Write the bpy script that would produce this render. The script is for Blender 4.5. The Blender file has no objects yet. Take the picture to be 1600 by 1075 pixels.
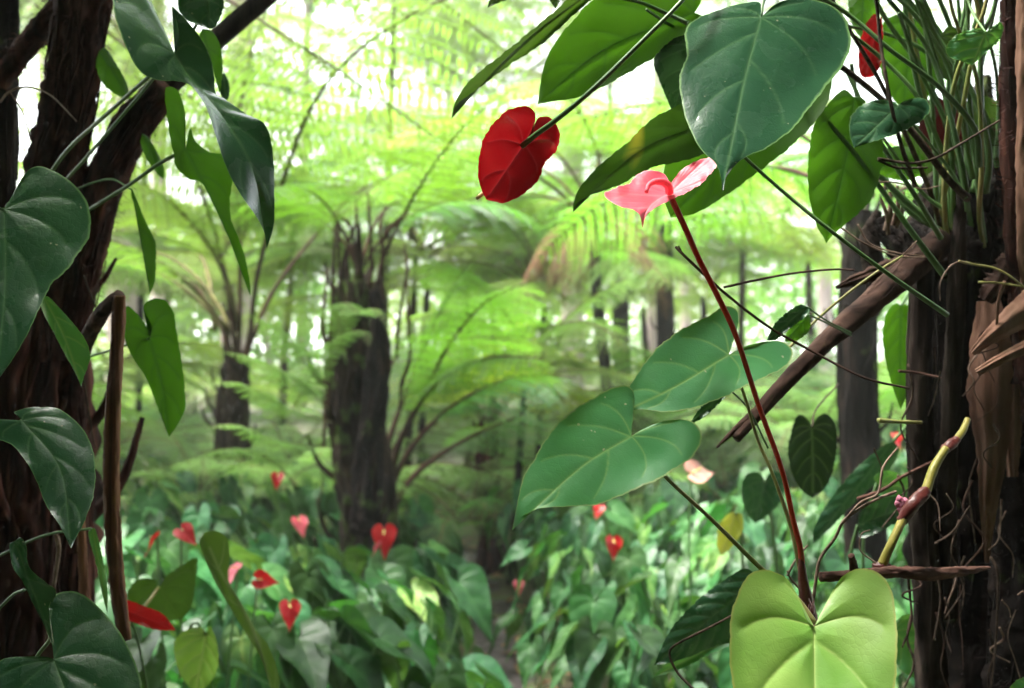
import bpy, math, random
import numpy as np
from mathutils import Vector, Matrix, Euler, noise as mnoise
R = math.radians
random.seed(7); rng = np.random.default_rng(7)
C = bpy.context.scene.collection
sc = bpy.context.scene
# ---------------------------------------------------------------- camera, sky, sun, exposure
F = 1555.0                                   # focal length in photo pixels (1600 wide)
PITCH = R(0.9)
CAMZ = 1.4
cd = bpy.data.cameras.new('camera'); cam = bpy.data.objects.new('camera', cd); C.objects.link(cam)
cam.location = (0, 0, CAMZ); cam.rotation_euler = (R(90)+PITCH, 0, 0)
cd.sensor_width = 36; cd.lens = 36*F/1600; cd.clip_start = .05; cd.clip_end = 800
cd.dof.use_dof = True; cd.dof.focus_distance = 1.0; cd.dof.aperture_fstop = 5.4
sc.camera = cam
SUN_EL, SUN_AZ = R(70), R(-75)               # high, to the left
w = bpy.data.worlds.new('World'); sc.world = w; w.use_nodes = True
nt = w.node_tree; bg = nt.nodes['Background']
sky = nt.nodes.new('ShaderNodeTexSky'); sky.sky_type = 'NISHITA'; sky.sun_disc = False
sky.sun_elevation = SUN_EL; sky.sun_rotation = SUN_AZ; sky.dust_density = 6; sky.air_density = 1.0; sky.ozone_density = .6
hs = nt.nodes.new('ShaderNodeHueSaturation'); hs.inputs['Saturation'].default_value = .32
nt.links.new(sky.outputs[0], hs.inputs['Color']); nt.links.new(hs.outputs[0], bg.inputs[0]); bg.inputs[1].default_value = .15
sl = bpy.data.lights.new('sun', 'SUN'); sl.energy = 3.6; sl.angle = R(14); sl.color = (1, .96, .88)
so = bpy.data.objects.new('sun', sl); C.objects.link(so)
sd = Vector((math.sin(SUN_AZ)*math.cos(SUN_EL), math.cos(SUN_AZ)*math.cos(SUN_EL), math.sin(SUN_EL)))
so.rotation_euler = (-sd).to_track_quat('-Z', 'Y').to_euler(); so.location = sd*20
sc.view_settings.view_transform = 'Standard'; sc.view_settings.look = 'None'
sc.view_settings.exposure = 3.2; sc.view_settings.gamma = 1
sc.cycles.max_bounces = 8; sc.cycles.transmission_bounces = 6; sc.cycles.transparent_max_bounces = 8
sc.cycles.diffuse_bounces = 4; sc.cycles.glossy_bounces = 2; sc.cycles.sample_clamp_indirect = 6
sc.cycles.use_denoising = True
# ---------------------------------------------------------------- helpers
cp, sp = math.cos(PITCH), math.sin(PITCH)
def at(x, y, d):
    u = (x-800)/F*d; v = (537.5-y)/F*d
    return np.array([u, d*cp - v*sp, CAMZ + d*sp + v*cp])
def gz(x, y):
    r = 1/(1+np.exp(-(x-.9)*2.2)); l = 1/(1+np.exp((x+1.3)*2.0))
    f = np.clip((y-1.5)/4, 0, 1)
    return .42*r*f + .25*l*f + .03*np.sin(x*3+y)*np.cos(y*2.1-x) - .02
def tag(o, label=None, cat=None, group=None, kind=None):
    if label: o['label'] = label
    if cat: o['category'] = cat
    if group: o['group'] = group
    if kind: o['kind'] = kind
    return o
def thing(name, label, cat, loc=(0,0,0), group=None):
    o = bpy.data.objects.new(name, None); o.location = tuple(loc); o.empty_display_size = .1
    C.objects.link(o); return tag(o, label, cat, group)
def cr(pts, n, closed=False):
    """Catmull-Rom through pts, resampled to n by arc length."""
    P = np.asarray(pts, float)
    if len(P) == 2: return P[0] + (P[1]-P[0])*np.linspace(0, 1, n)[:, None]
    A = np.vstack([2*P[0]-P[1], P, 2*P[-1]-P[-2]])
    out = []
    u = np.linspace(0, 1, 14, endpoint=False)[:, None]
    for i in range(len(P)-1):
        p0, p1, p2, p3 = A[i:i+4]
        out.append(.5*(2*p1+(p2-p0)*u+(2*p0-5*p1+4*p2-p3)*u**2+(3*p1-p0-3*p2+p3)*u**3))
    Q = np.vstack(out+[P[-1:]])
    L = np.r_[0, np.cumsum(np.linalg.norm(np.diff(Q[:, :3], axis=0), axis=1))]
    t = np.linspace(0, L[-1], n)
    return np.stack([np.interp(t, L, Q[:, k]) for k in range(Q.shape[1])], 1)
class MB:
    def __init__(s): s.v = []; s.q = []; s.n = 0; s.m = []; s.a = {}
    def add(s, v, q, mat=0, **at_):
        v = np.asarray(v, float).reshape(-1, 3); q = np.asarray(q, int).reshape(-1, 4)
        s.v.append(v); s.q.append(q+s.n); s.m.append(np.full(len(q), mat)); s.n += len(v)
        for k in set(s.a) | set(at_):
            s.a.setdefault(k, [np.zeros(s.n-len(v))] if s.n > len(v) else [])
            s.a[k].append(np.asarray(at_[k], float).ravel() if k in at_ else np.zeros(len(v)))
    def mesh(s, name, mats, off=None, smooth=True):
        V = np.vstack(s.v); Q = np.vstack(s.q); M = np.concatenate(s.m)
        if off is not None: V = V-np.asarray(off)
        me = bpy.data.meshes.new(name)
        me.vertices.add(len(V)); me.vertices.foreach_set('co', V.astype(np.float32).ravel())
        me.loops.add(Q.size); me.loops.foreach_set('vertex_index', Q.astype(np.int32).ravel())
        me.polygons.add(len(Q)); me.polygons.foreach_set('loop_start', np.arange(0, Q.size, 4, dtype=np.int32))
        me.polygons.foreach_set('material_index', M.astype(np.int32))
        me.polygons.foreach_set('use_smooth', np.full(len(Q), smooth))
        for k, a in s.a.items():
            at_ = me.attributes.new(k, 'FLOAT', 'POINT'); at_.data.foreach_set('value', np.concatenate(a).astype(np.float32))
        for m in (mats if isinstance(mats, (list, tuple)) else [mats]): me.materials.append(m)
        me.update(calc_edges=True); me.validate()
        return me
    def build(s, name, mats, parent=None, smooth=True, label=None):
        off = None
        if parent is not None:
            off = np.zeros(3); p = parent
            while p is not None: off += np.array(p.location); p = p.parent
        o = bpy.data.objects.new(name, s.mesh(name, mats, off, smooth)); C.objects.link(o)
        if parent is not None: o.parent = parent
        if label: o['label'] = label
        return o
def grid_faces(n, m, wrap=False):
    i = np.arange(n-1)[:, None]; j = np.arange(m if wrap else m-1)[None, :]
    j2 = (j+1) % m
    return np.stack([i*m+j, i*m+j2, (i+1)*m+j2, (i+1)*m+j], -1).reshape(-1, 4)
def frames(P):
    T = np.gradient(P, axis=0); T /= np.linalg.norm(T, axis=1)[:, None]+1e-9
    N = np.zeros_like(T); ref = np.array([0, 0, 1.]) if abs(T[0, 2]) < .8 else np.array([0, 1., 0])
    n = ref-T[0]*ref.dot(T[0]); n /= np.linalg.norm(n)
    for i in range(len(P)):
        n = n-T[i]*n.dot(T[i]); n /= np.linalg.norm(n)+1e-9; N[i] = n
    return T, N, np.cross(T, N)
def tube(mb, pts, rad, seg=8, n=None, mat=0, ridge=0., bump=0., seed=0, cap=True, **at_):
    pts = np.asarray(pts, float)
    n = n or max(6, len(pts)*8)
    P = cr(pts, n); rad = np.atleast_1d(np.asarray(rad, float))
    r = np.interp(np.linspace(0, 1, n), np.linspace(0, 1, len(rad)), rad) if len(rad) > 1 else np.full(n, rad[0])
    T, N, B = frames(P)
    a = np.linspace(0, 2*math.pi, seg, endpoint=False)
    rr = np.repeat(r[:, None], seg, 1)
    rs = np.random.default_rng(seed)
    if ridge:
        z = np.linspace(0, 1, n)[:, None]; k = 0
        for f in (5, 9, 14, 23, 31):
            ph = rs.uniform(0, 6.28); fz = rs.uniform(2, 9)
            k = k + np.sin(f*a[None]+ph+1.6*np.sin(fz*z*3+ph))*rs.uniform(.5, 1)/(f**.45)
        rr = rr*(1+ridge*k)
    if bump:
        L = np.r_[0, np.cumsum(np.linalg.norm(np.diff(P, axis=0), axis=1))]
        R0 = max(r.mean(), 1e-4); nz = np.zeros_like(rr); o = rs.uniform(0, 50)
        for i in range(n):
            for j in range(seg):
                nz[i, j] = mnoise.fractal(Vector((math.cos(a[j])*1.5+o, math.sin(a[j])*1.5, L[i]/R0*.35)), .8, 2.1, 4)+(.55*mnoise.noise(Vector((math.cos(a[j])*7+o, math.sin(a[j])*7, L[i]/R0*2.2))) if bump > .1 else 0)
        rr = rr*(1+bump*nz)
    V = P[:, None]+rr[..., None]*(np.cos(a)[None, :, None]*N[:, None]+np.sin(a)[None, :, None]*B[:, None])
    V = V.reshape(-1, 3); q = grid_faces(n, seg, True)
    if cap:
        k = len(V); V = np.vstack([V, P[:1], P[-1:]])
        j = np.arange(seg); j2 = (j+1) % seg
        # triangle fans written as quads through the middle of each pair
        if seg % 2 == 0:
            j = np.arange(0, seg, 2)
            q = np.vstack([q, np.stack([np.full(len(j), k), (j+2) % seg, j+1, j], 1),
                           np.stack([np.full(len(j), k+1), (n-1)*seg+j, (n-1)*seg+j+1, (n-1)*seg+(j+2) % seg], 1)])
    kw = {kk: (np.full(len(V), vv) if np.isscalar(vv) else vv) for kk, vv in at_.items()}
    mb.add(V, q, mat, **kw)
def pxtube(mb, pts, wpx, seg=8, **k):
    """pts (x, y, depth) in photo pixels and metres; wpx full widths in pixels."""
    pts = cr(np.asarray(pts, float), max(8, len(pts)*4)); P = np.array([at(*p) for p in pts])
    wpx = np.atleast_1d(np.asarray(wpx, float))
    ww = np.interp(np.linspace(0, 1, len(pts)), np.linspace(0, 1, len(wpx)), wpx) if len(wpx) > 1 else np.full(len(pts), wpx[0])
    tube(mb, P, ww*pts[:, 2]/F/2, seg=seg, **k)
# ---------------------------------------------------------------- materials
def newmat(name):
    m = bpy.data.materials.new(name); m.use_nodes = True; n = m.node_tree
    for x in list(n.nodes): n.nodes.remove(x)
    return m, n.nodes, n.links
def mixc(N, L, f, a, b, blend='MIX'):
    x = N.new('ShaderNodeMix'); x.data_type = 'RGBA'; x.blend_type = blend
    for s, val in ((x.inputs[0], f), (x.inputs[6], a), (x.inputs[7], b)):
        if hasattr(val, 'links') or hasattr(val, 'is_output'): L.new(val, s)
        else: s.default_value = val if np.isscalar(val) else (*val, 1)[:4]
    return x.outputs[2]
def noise(N, L, scale, detail=4, coord='Object', dist=0., stretch=None):
    tc = N.new('ShaderNodeTexCoord'); nz = N.new('ShaderNodeTexNoise')
    nz.inputs['Scale'].default_value = scale; nz.inputs['Detail'].default_value = detail; nz.inputs['Distortion'].default_value = dist
    if stretch:
        mp = N.new('ShaderNodeMapping'); mp.inputs['Scale'].default_value = stretch
        L.new(tc.outputs[coord], mp.inputs[0]); L.new(mp.outputs[0], nz.inputs[0])
    else: L.new(tc.outputs[coord], nz.inputs[0])
    return nz.outputs[0]
def ramp(N, L, fac, stops):
    r = N.new('ShaderNodeValToRGB'); L.new(fac, r.inputs[0]); e = r.color_ramp.elements
    while len(e) < len(stops): e.new(.5)
    for x, (p, c) in zip(e, stops): x.position = p; x.color = (*c, 1) if not np.isscalar(c) else (c, c, c, 1)
    return r.outputs[0]
def leafmat(name, col, col2, trans, vein=None, rough=.34, tfac=.35, veinamt=.8, edge=None, var=.0, nscale=9, spec=.4, patch=None, spots=False):
    m, N, L = newmat(name)
    out = N.new('ShaderNodeOutputMaterial')
    c = mixc(N, L, ramp(N, L, noise(N, L, nscale, 3), [(.35, 0), (.68, 1)]), col, col2)
    t = mixc(N, L, ramp(N, L, noise(N, L, nscale, 3), [(.35, 0), (.68, 1)]), trans, [x*1.25 for x in trans])
    if patch:
        pf = ramp(N, L, noise(N, L, patch[1], 2, dist=.4), [(patch[2], 0), (patch[2]+.06, 1)])
        c = mixc(N, L, pf, c, patch[0]); t = mixc(N, L, pf, t, [x*1.4 for x in patch[0]])
    if spots:
        sf = ramp(N, L, noise(N, L, 160, 1), [(.77, 0), (.80, 1)])
        c = mixc(N, L, sf, c, (.32, .30, .2))
        bf = ramp(N, L, noise(N, L, 38, 5, dist=1.), [(.74, 0), (.78, .8)])
        c = mixc(N, L, bf, c, (.06, .04, .02))
    if vein:
        a = N.new('ShaderNodeAttribute'); a.attribute_name = 'vein'
        mul = N.new('ShaderNodeMath'); mul.operation = 'MULTIPLY'; mul.inputs[1].default_value = veinamt; L.new(a.outputs['Fac'], mul.inputs[0])
        c = mixc(N, L, mul.outputs[0], c, vein); t = mixc(N, L, mul.outputs[0], t, [x*.8 for x in vein])
    if edge:
        a = N.new('ShaderNodeAttribute'); a.attribute_name = 'edge'
        c = mixc(N, L, ramp(N, L, a.outputs['Fac'], [(.965, 0), (.985, 1)]), c, edge)
    if var:
        oi = N.new('ShaderNodeObjectInfo'); h = N.new('ShaderNodeHueSaturation')
        mr = N.new('ShaderNodeMapRange'); mr.inputs[3].default_value = 1-var; mr.inputs[4].default_value = 1+var; L.new(oi.outputs['Random'], mr.inputs[0])
        L.new(mr.outputs[0], h.inputs['Value'])
        mh = N.new('ShaderNodeMapRange'); mh.inputs[3].default_value = .5-var*.07; mh.inputs[4].default_value = .5+var*.05
        mt = N.new('ShaderNodeMath'); mt.operation = 'FRACT'; mk = N.new('ShaderNodeMath'); mk.operation = 'MULTIPLY'; mk.inputs[1].default_value = 7.31
        L.new(oi.outputs['Random'], mk.inputs[0]); L.new(mk.outputs[0], mt.inputs[0]); L.new(mt.outputs[0], mh.inputs[0]); L.new(mh.outputs[0], h.inputs['Hue'])
        L.new(c, h.inputs['Color']); c = h.outputs[0]
        h2 = N.new('ShaderNodeHueSaturation'); L.new(mr.outputs[0], h2.inputs['Value']); L.new(mh.outputs[0], h2.inputs['Hue']); L.new(t, h2.inputs['Color']); t = h2.outputs[0]
    b = N.new('ShaderNodeBsdfPrincipled'); L.new(c, b.inputs['Base Color'])
    rr = ramp(N, L, noise(N, L, 30, 4), [(.3, rough*.8), (.7, min(1, rough*1.35))]); L.new(rr, b.inputs['Roughness'])
    b.inputs['Specular IOR Level'].default_value = spec
    bp = N.new('ShaderNodeBump'); bp.inputs['Strength'].default_value = .35; bp.inputs['Distance'].default_value = .0015
    vo = N.new('ShaderNodeTexVoronoi'); vo.feature = 'DISTANCE_TO_EDGE'; vo.inputs['Scale'].default_value = 170
    tc_ = N.new('ShaderNodeTexCoord'); L.new(tc_.outputs['Object'], vo.inputs['Vector'])
    vm = N.new('ShaderNodeMath'); vm.operation = 'MINIMUM'; vm.inputs[1].default_value = .12; L.new(vo.outputs['Distance'], vm.inputs[0])
    va = N.new('ShaderNodeMath'); va.operation = 'ADD'; L.new(vm.outputs[0], va.inputs[0])
    vb = N.new('ShaderNodeMath'); vb.operation = 'MULTIPLY'; vb.inputs[1].default_value = 1.6; L.new(noise(N, L, 34, 4, dist=.5), vb.inputs[0]); L.new(vb.outputs[0], va.inputs[1])
    L.new(va.outputs[0], bp.inputs['Height']); L.new(bp.outputs[0], b.inputs['Normal'])
    tr = N.new('ShaderNodeBsdfTranslucent'); L.new(t, tr.inputs[0])
    mx = N.new('ShaderNodeMixShader'); mx.inputs[0].default_value = tfac
    L.new(b.outputs[0], mx.inputs[1]); L.new(tr.outputs[0], mx.inputs[2]); L.new(mx.outputs[0], out.inputs[0])
    return m
def barkmat(name, stops, scale=30, stretch=(1, 1, .12), rough=.9, bump=.6, moss=None, mossat=.55, dist=.003):
    m, N, L = newmat(name); out = N.new('ShaderNodeOutputMaterial'); b = N.new('ShaderNodeBsdfPrincipled')
    f = noise(N, L, scale, 6, dist=.6, stretch=stretch)
    c = ramp(N, L, f, stops)
    if moss:
        c = mixc(N, L, ramp(N, L, noise(N, L, 9, 5), [(mossat, 0), (mossat+.1, 1)]), c, moss)
    L.new(c, b.inputs['Base Color']); b.inputs['Roughness'].default_value = rough; b.inputs['Specular IOR Level'].default_value = .12
    bp = N.new('ShaderNodeBump'); bp.inputs['Strength'].default_value = bump; bp.inputs['Distance'].default_value = dist
    L.new(f, bp.inputs['Height']); L.new(bp.outputs[0], b.inputs['Normal']); L.new(b.outputs[0], out.inputs[0])
    return m
G = {}
G['dark'] = leafmat('leaf_deep_green', (.015, .054, .028), (.021, .072, .033), (.05, .15, .03), (.11, .21, .09), .24, .10, .42, (.12, .22, .08), spots=True)
G['mid'] = leafmat('leaf_mid_green', (.036, .140, .055), (.050, .185, .065), (.10, .28, .03), (.20, .33, .09), .36, .22, .6, (.20, .26, .10), spots=True)
G['lime'] = leafmat('leaf_young_lime', (.13, .29, .045), (.30, .46, .11), (.22, .40, .04), (.42, .52, .16), .42, .22, .6, (.34, .36, .10))
G['under'] = leafmat('leaf_underside_green', (.035, .10, .012), (.05, .13, .015), (.045, .13, .004), (.04, .12, .015), .5, .62, .7)
G['olive'] = leafmat('leaf_olive_dark', (.025, .055, .018), (.035, .075, .02), (.06, .13, .01), (.08, .13, .03), .45, .3, .5)
G['patch'] = leafmat('leaf_dark_with_yellow', (.022, .055, .015), (.03, .075, .018), (.06, .15, .01), (.06, .12, .03), .42, .3, .5, patch=((.38, .34, .03), 9, .60))
G['blade'] = leafmat('leaf_carpet_green', (.012, .056, .017), (.024, .092, .024), (.05, .16, .015), (.06, .16, .05), .36, .22, .7, var=.5, spec=.2)
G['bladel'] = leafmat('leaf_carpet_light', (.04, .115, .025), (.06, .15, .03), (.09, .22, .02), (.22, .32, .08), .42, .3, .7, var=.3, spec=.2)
G['stem'] = leafmat('petiole_green', (.06, .14, .04), (.09, .18, .05), (.1, .2, .03), None, .45, .05)
G['stemb'] = leafmat('petiole_tan', (.22, .25, .06), (.32, .24, .09), (.1, .2, .03), None, .45, .05)
G['stemr'] = leafmat('flower_stalk_red', (.52, .07, .015), (.34, .03, .018), (.6, .06, .02), None, .38, .3, nscale=5)
G['red'] = leafmat('spathe_deep_red', (.36, .003, .008), (.27, .002, .006), (.40, .003, .007), (.50, .03, .04), .18, .25, .8)
G['redb'] = leafmat('spathe_bright_red', (.50, .008, .014), (.40, .005, .010), (.5, .01, .01), (.6, .03, .04), .3, .3, .5)
G['pink'] = leafmat('spathe_pink', (.66, .10, .14), (.58, .065, .11), (.5, .07, .10), (.66, .16, .19), .45, .2, .7, (.80, .30, .33))
G['palep'] = leafmat('spathe_faded_pink', (.45, .20, .17), (.40, .22, .16), (.3, .12, .1), (.4, .25, .2), .5, .2)
G['spadix'] = leafmat('spadix_cream', (.55, .45, .15), (.5, .38, .1), (.2, .2, .03), None, .5, .05)
G['spadixp'] = leafmat('spadix_pink', (.80, .13, .2), (.85, .18, .25), (.85, .16, .22), None, .4, .4)
G['fern'] = leafmat('fern_fresh', (.10, .20, .032), (.14, .26, .042), (.15, .29, .025), None, .6, .5, var=.35, nscale=2)
G['fernp'] = leafmat('fern_pale_new', (.17, .32, .10), (.22, .40, .13), (.2, .4, .06), None, .5, .4, nscale=3)
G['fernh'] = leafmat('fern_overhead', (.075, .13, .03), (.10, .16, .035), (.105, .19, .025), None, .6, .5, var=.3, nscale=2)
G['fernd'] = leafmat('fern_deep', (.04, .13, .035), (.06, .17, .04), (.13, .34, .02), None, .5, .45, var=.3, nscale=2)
G['ferny'] = leafmat('fern_yellow', (.22, .30, .02), (.28, .36, .03), (.45, .60, .02), None, .55, .5, var=.2, nscale=2)
G['dead'] = leafmat('fern_dead_brown', (.22, .11, .06), (.32, .19, .11), (.3, .16, .08), None, .8, .3, var=.25, nscale=2)
G['rachis'] = barkmat('fern_stalk', [(.3, (.05, .045, .02)), (.7, (.12, .11, .04))], 40)
G['rachisd'] = barkmat('fern_stalk_dark', [(.3, (.02, .012, .008)), (.7, (.07, .04, .025))], 40)
G['bark'] = barkmat('fern_trunk_fibre', [(.3, (.003, .002, .002)), (.55, (.008, .005, .004)), (.80, (.036, .020, .015))], 34, moss=(.05, .075, .02), mossat=.62)
G['barkm'] = barkmat('fern_trunk_mossy', [(.3, (.005, .003, .002)), (.55, (.020, .012, .007)), (.78, (.066, .044, .028))], 30, moss=(.05, .075, .015), mossat=.55)
G['barkr'] = barkmat('red_brown_fibre', [(.3, (.006, .003, .002)), (.52, (.036, .012, .009)), (.78, (.14, .052, .036))], 42)
G['wood'] = barkmat('weathered_post', [(.3, (.006, .004, .003)), (.55, (.022, .015, .012)), (.8, (.065, .047, .037))], 50, stretch=(1, 1, .06))
G['peel'] = barkmat('peeling_bark', [(.25, (.09, .045, .03)), (.5, (.17, .09, .062)), (.8, (.30, .18, .13))], 36, stretch=(1, 1, .2), bump=.5)
G['stick'] = barkmat('dead_stick', [(.3, (.045, .022, .018)), (.6, (.12, .06, .045)), (.8, (.22, .13, .1))], 60, stretch=(.3, 1, 1))
G['stickd'] = barkmat('dead_stalk_dark', [(.3, (.018, .010, .008)), (.6, (.06, .033, .025)), (.8, (.14, .08, .06))], 70, stretch=(.4, 1, .4))
G['broken'] = barkmat('broken_stalk', [(.3, (.05, .018, .010)), (.55, (.17, .07, .035)), (.8, (.32, .17, .09))], 60, stretch=(1, 1, .03), rough=.6)
G['root'] = barkmat('aerial_root', [(.3, (.10, .06, .045)), (.7, (.26, .18, .14))], 90, stretch=(1, 1, 1))
G['rootd'] = barkmat('aerial_root_dark', [(.3, (.02, .014, .01)), (.7, (.09, .06, .045))], 90, stretch=(1, 1, 1))
G['yellowstem'] = leafmat('yellow_stem', (.20, .19, .03), (.27, .22, .04), (.3, .3, .03), None, .45, .05, nscale=14)
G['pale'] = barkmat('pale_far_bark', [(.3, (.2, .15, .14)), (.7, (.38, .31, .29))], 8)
G['sheath'] = leafmat('sheath_maroon', (.10, .018, .014), (.07, .012, .01), (.1, .02, .01), None, .4, .05)
def groundmat(name, stops, scale, wet=False):
    m, N, L = newmat(name); out = N.new('ShaderNodeOutputMaterial'); b = N.new('ShaderNodeBsdfPrincipled')
    f = noise(N, L, scale, 8, dist=.5); L.new(ramp(N, L, f, stops), b.inputs['Base Color'])
    if wet: L.new(ramp(N, L, noise(N, L, 4, 3), [(.5, .85), (.6, .15)]), b.inputs['Roughness'])
    else: b.inputs['Roughness'].default_value = .95
    bp = N.new('ShaderNodeBump'); bp.inputs['Strength'].default_value = .8; bp.inputs['Distance'].default_value = .03
    L.new(f, bp.inputs['Height']); L.new(bp.outputs[0], b.inputs['Normal']); L.new(b.outputs[0], out.inputs[0]); return m
G['soil'] = groundmat('forest_floor', [(.3, (.018, .014, .009)), (.5, (.05, .045, .02)), (.7, (.06, .10, .025))], 5)
G['mud'] = groundmat('path_mud', [(.3, (.015, .012, .011)), (.55, (.045, .035, .034)), (.75, (.11, .09, .095))], 11, wet=True)
# ---------------------------------------------------------------- ground and path
xs = np.r_[-400, -150, -60, -30, np.linspace(-12, 12, 97), 30, 60, 150, 400]
ys = np.r_[-200, -60, -20, np.linspace(-6, 26, 129), 45, 80, 160, 500]
X, Y = np.meshgrid(xs, ys, indexing='ij')
mb = MB(); mb.add(np.stack([X, Y, gz(X, Y)], -1), grid_faces(len(xs), len(ys))[:, ::-1]); tag(mb.build('ground', G['soil']), kind='structure')
def pathx(y): return -.16-.035*(y-4.4)+.10*np.sin((y-2)*.7)
yy = np.linspace(.2, 7, 90); vv = np.linspace(-1, 1, 9)
Yp = np.repeat(yy[:, None], 9, 1); Xp = pathx(Yp)+vv[None]*(.13+.03*np.sin(Yp*5))
mb = MB(); mb.add(np.stack([Xp, Yp, gz(Xp, Yp)+.012+.012*np.sin(Xp*19)*np.cos(Yp*13)-.01*np.abs(vv[None])], -1), grid_faces(90, 9)[:, ::-1]); tag(mb.build('path', G['mud']), kind='structure')
# litter: countless dead leaves and twigs
mb = MB()
for i in range(2600):
    y = random.uniform(2.5, 11); x = random.gauss(0, 1.6)-.2; s = random.uniform(.02, .07)
    a = random.uniform(0, 6.28); c_, s_ = math.cos(a), math.sin(a); z = float(gz(x, y))+.02
    p = np.array([[-s, 0, 0], [0, -s*.4, random.uniform(0, .02)], [s, 0, random.uniform(-.005, .02)], [0, s*.4, random.uniform(0, .02)]])
    p = np.stack([p[:, 0]*c_-p[:, 1]*s_+x, p[:, 0]*s_+p[:, 1]*c_+y, p[:, 2]+z], 1)
    mb.add(p, [[0, 1, 2, 3]], i % 2)
tag(mb.build('leaf_litter', [G['dead'], G['stick']], smooth=False), kind='stuff')
# ---------------------------------------------------------------- leaf surfaces
def leaf_grid(base, tip, left, right, N, M, mid=None, nv=5, wob=0.):
    """2-D (or 2-D + depth offset) heart blade as two fans from the midrib to the traced edge."""
    f3 = lambda p: np.array([p[0], p[1], p[2] if len(p) > 2 else 0.], float)
    b, t = f3(base), f3(tip); mids = [b]+[f3(p) for p in (mid or [])]+[t]
    Mc = cr(mids, 80); ax = (t-b)[:2]; Ln = np.linalg.norm(ax); ax /= Ln
    res = []; sv = None
    for side in (left, right):
        O = cr([b]+[f3(p) for p in side]+[t], N)
        if Ln > 5:
            tt_ = np.arange(N); O[:, :2] += (np.sin(tt_*.37+b[0])+np.sin(tt_*.83+b[1])+.7*np.sin(tt_*1.9))[:, None]*.42*np.sin(np.linspace(0, np.pi, N))[:, None]
        proj = (O[:, :2]-b[:2])@ax; lat = np.abs((O[:, 0]-b[0])*ax[1]-(O[:, 1]-b[1])*ax[0])
        s = np.clip((proj-.55*lat)/Ln, 0, 1); s = np.maximum.accumulate(s)
        k = np.ones(max(3, N//12)); k /= k.sum(); sp_ = np.convolve(np.r_[np.zeros(len(k)), s, np.ones(len(k))], k, 'same')[len(k):-len(k)]
        s = np.clip(sp_, 0, 1); s[-1] = 1; s[0] = 0
        m = np.stack([np.interp(s*79, np.arange(80), Mc[:, c]) for c in range(3)], 1)
        v = np.linspace(0, 1, M)
        Gd = m[:, None]*(1-v)[None, :, None]+O[:, None]*v[None, :, None]
        # lateral veins in (t, v)
        vp = []
        for kk in range(nv):
            ts = .10+.70*kk/(nv-1) if nv > 1 else .4
            vv_ = np.linspace(0, .9, 40); tt = ts+.11*vv_**2.2
            ii = np.clip(tt*(N-1), 0, N-1); i0 = np.floor(ii).astype(int); i1 = np.minimum(i0+1, N-1); fr = (ii-i0)[:, None]
            mm = m[i0]*(1-fr)+m[i1]*fr; oo = O[i0]*(1-fr)+O[i1]*fr
            vp.append((mm*(1-vv_)[:, None]+oo*vv_[:, None])[:, :2])
        res.append((Gd, v, vp, s))
    return res, Mc, Ln
def vein_dist(P, polys):
    d = np.full(P.shape[:-1], 1e9)
    for pl in polys:
        a = pl[:-1]; bb = pl[1:]-a; L2 = (bb**2).sum(1)+1e-9
        for i in range(len(a)):
            w_ = P-a[i]; t = np.clip((w_@bb[i])/L2[i], 0, 1)
            q = w_-t[..., None]*bb[i]; d = np.minimum(d, (q**2).sum(-1))
    return np.sqrt(d)
def hero_leaf(parent, mat, d, base, tip, left, right, g=(0, 0), mid=None, cup=.012, quilt=.0022, side=1, nv=5, vw=1.5,
              name='leaf', label=None, droop=0., N=150, M=44, stem=None):
    """Blade traced in photo pixels, set at depth d metres, tilted by g (metres per 100 px), with relief."""
    res, Mc, Ln = leaf_grid(base, tip, left, right, N, M, mid, nv)
    mb = MB(); ph = (base[0]*.013+base[1]*.007)
    for k, (Gd, v, vp, s) in enumerate(res):
        XY = Gd[..., :2]; D = vein_dist(XY, [p[::4] for p in vp])
        Dm = vein_dist(XY, [Mc[::8, :2]])
        vein = np.maximum(np.exp(-(D/vw)**2)*.95*(1-.45*v[None]), np.exp(-(Dm/(vw*1.5))**2))
        dm = np.minimum(D, Dm)
        dep = d+Gd[..., 2]+g[0]*(XY[..., 0]-base[0])/100+g[1]*(XY[..., 1]-base[1])/100
        dist_n = np.hypot(XY[..., 0]-base[0], XY[..., 1]-base[1])/Ln
        lat = np.abs((XY[..., 0]-base[0])*(tip[1]-base[1])-(XY[..., 1]-base[1])*(tip[0]-base[0]))/Ln; lat = np.clip(lat/max(lat.max(), 1), 0, 1)
        dep = dep-side*cup*(lat**2)*.9 + droop*dist_n**2
        dep = dep-side*quilt*.42*(1-np.exp(-dm/(Ln*.05)))
        dep = dep+.0016*np.sin(XY[..., 0]/23+ph*9)*np.cos(XY[..., 1]/27+ph*5)*v[None]+.0025*np.sin(dist_n*13+ph+k*2)*v[None]**3
        u = (XY[..., 0]-800)/F*dep; w_ = (537.5-XY[..., 1])/F*dep
        V = np.stack([u, dep*cp-w_*sp, CAMZ+dep*sp+w_*cp], -1)
        f = grid_faces(N, M)
        mb.add(V, f if k else f[:, ::-1], 0, vein=vein, edge=np.repeat(v[None], N, 0))
    return mb.build(name, mat, parent, label=label)
def petiole(parent, mat, pts, w_, name='petiole', label=None, seg=8):
    mb = MB(); pxtube(mb, pts, w_, seg=seg, n=40); return mb.build(name, mat, parent, label=label)
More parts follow.
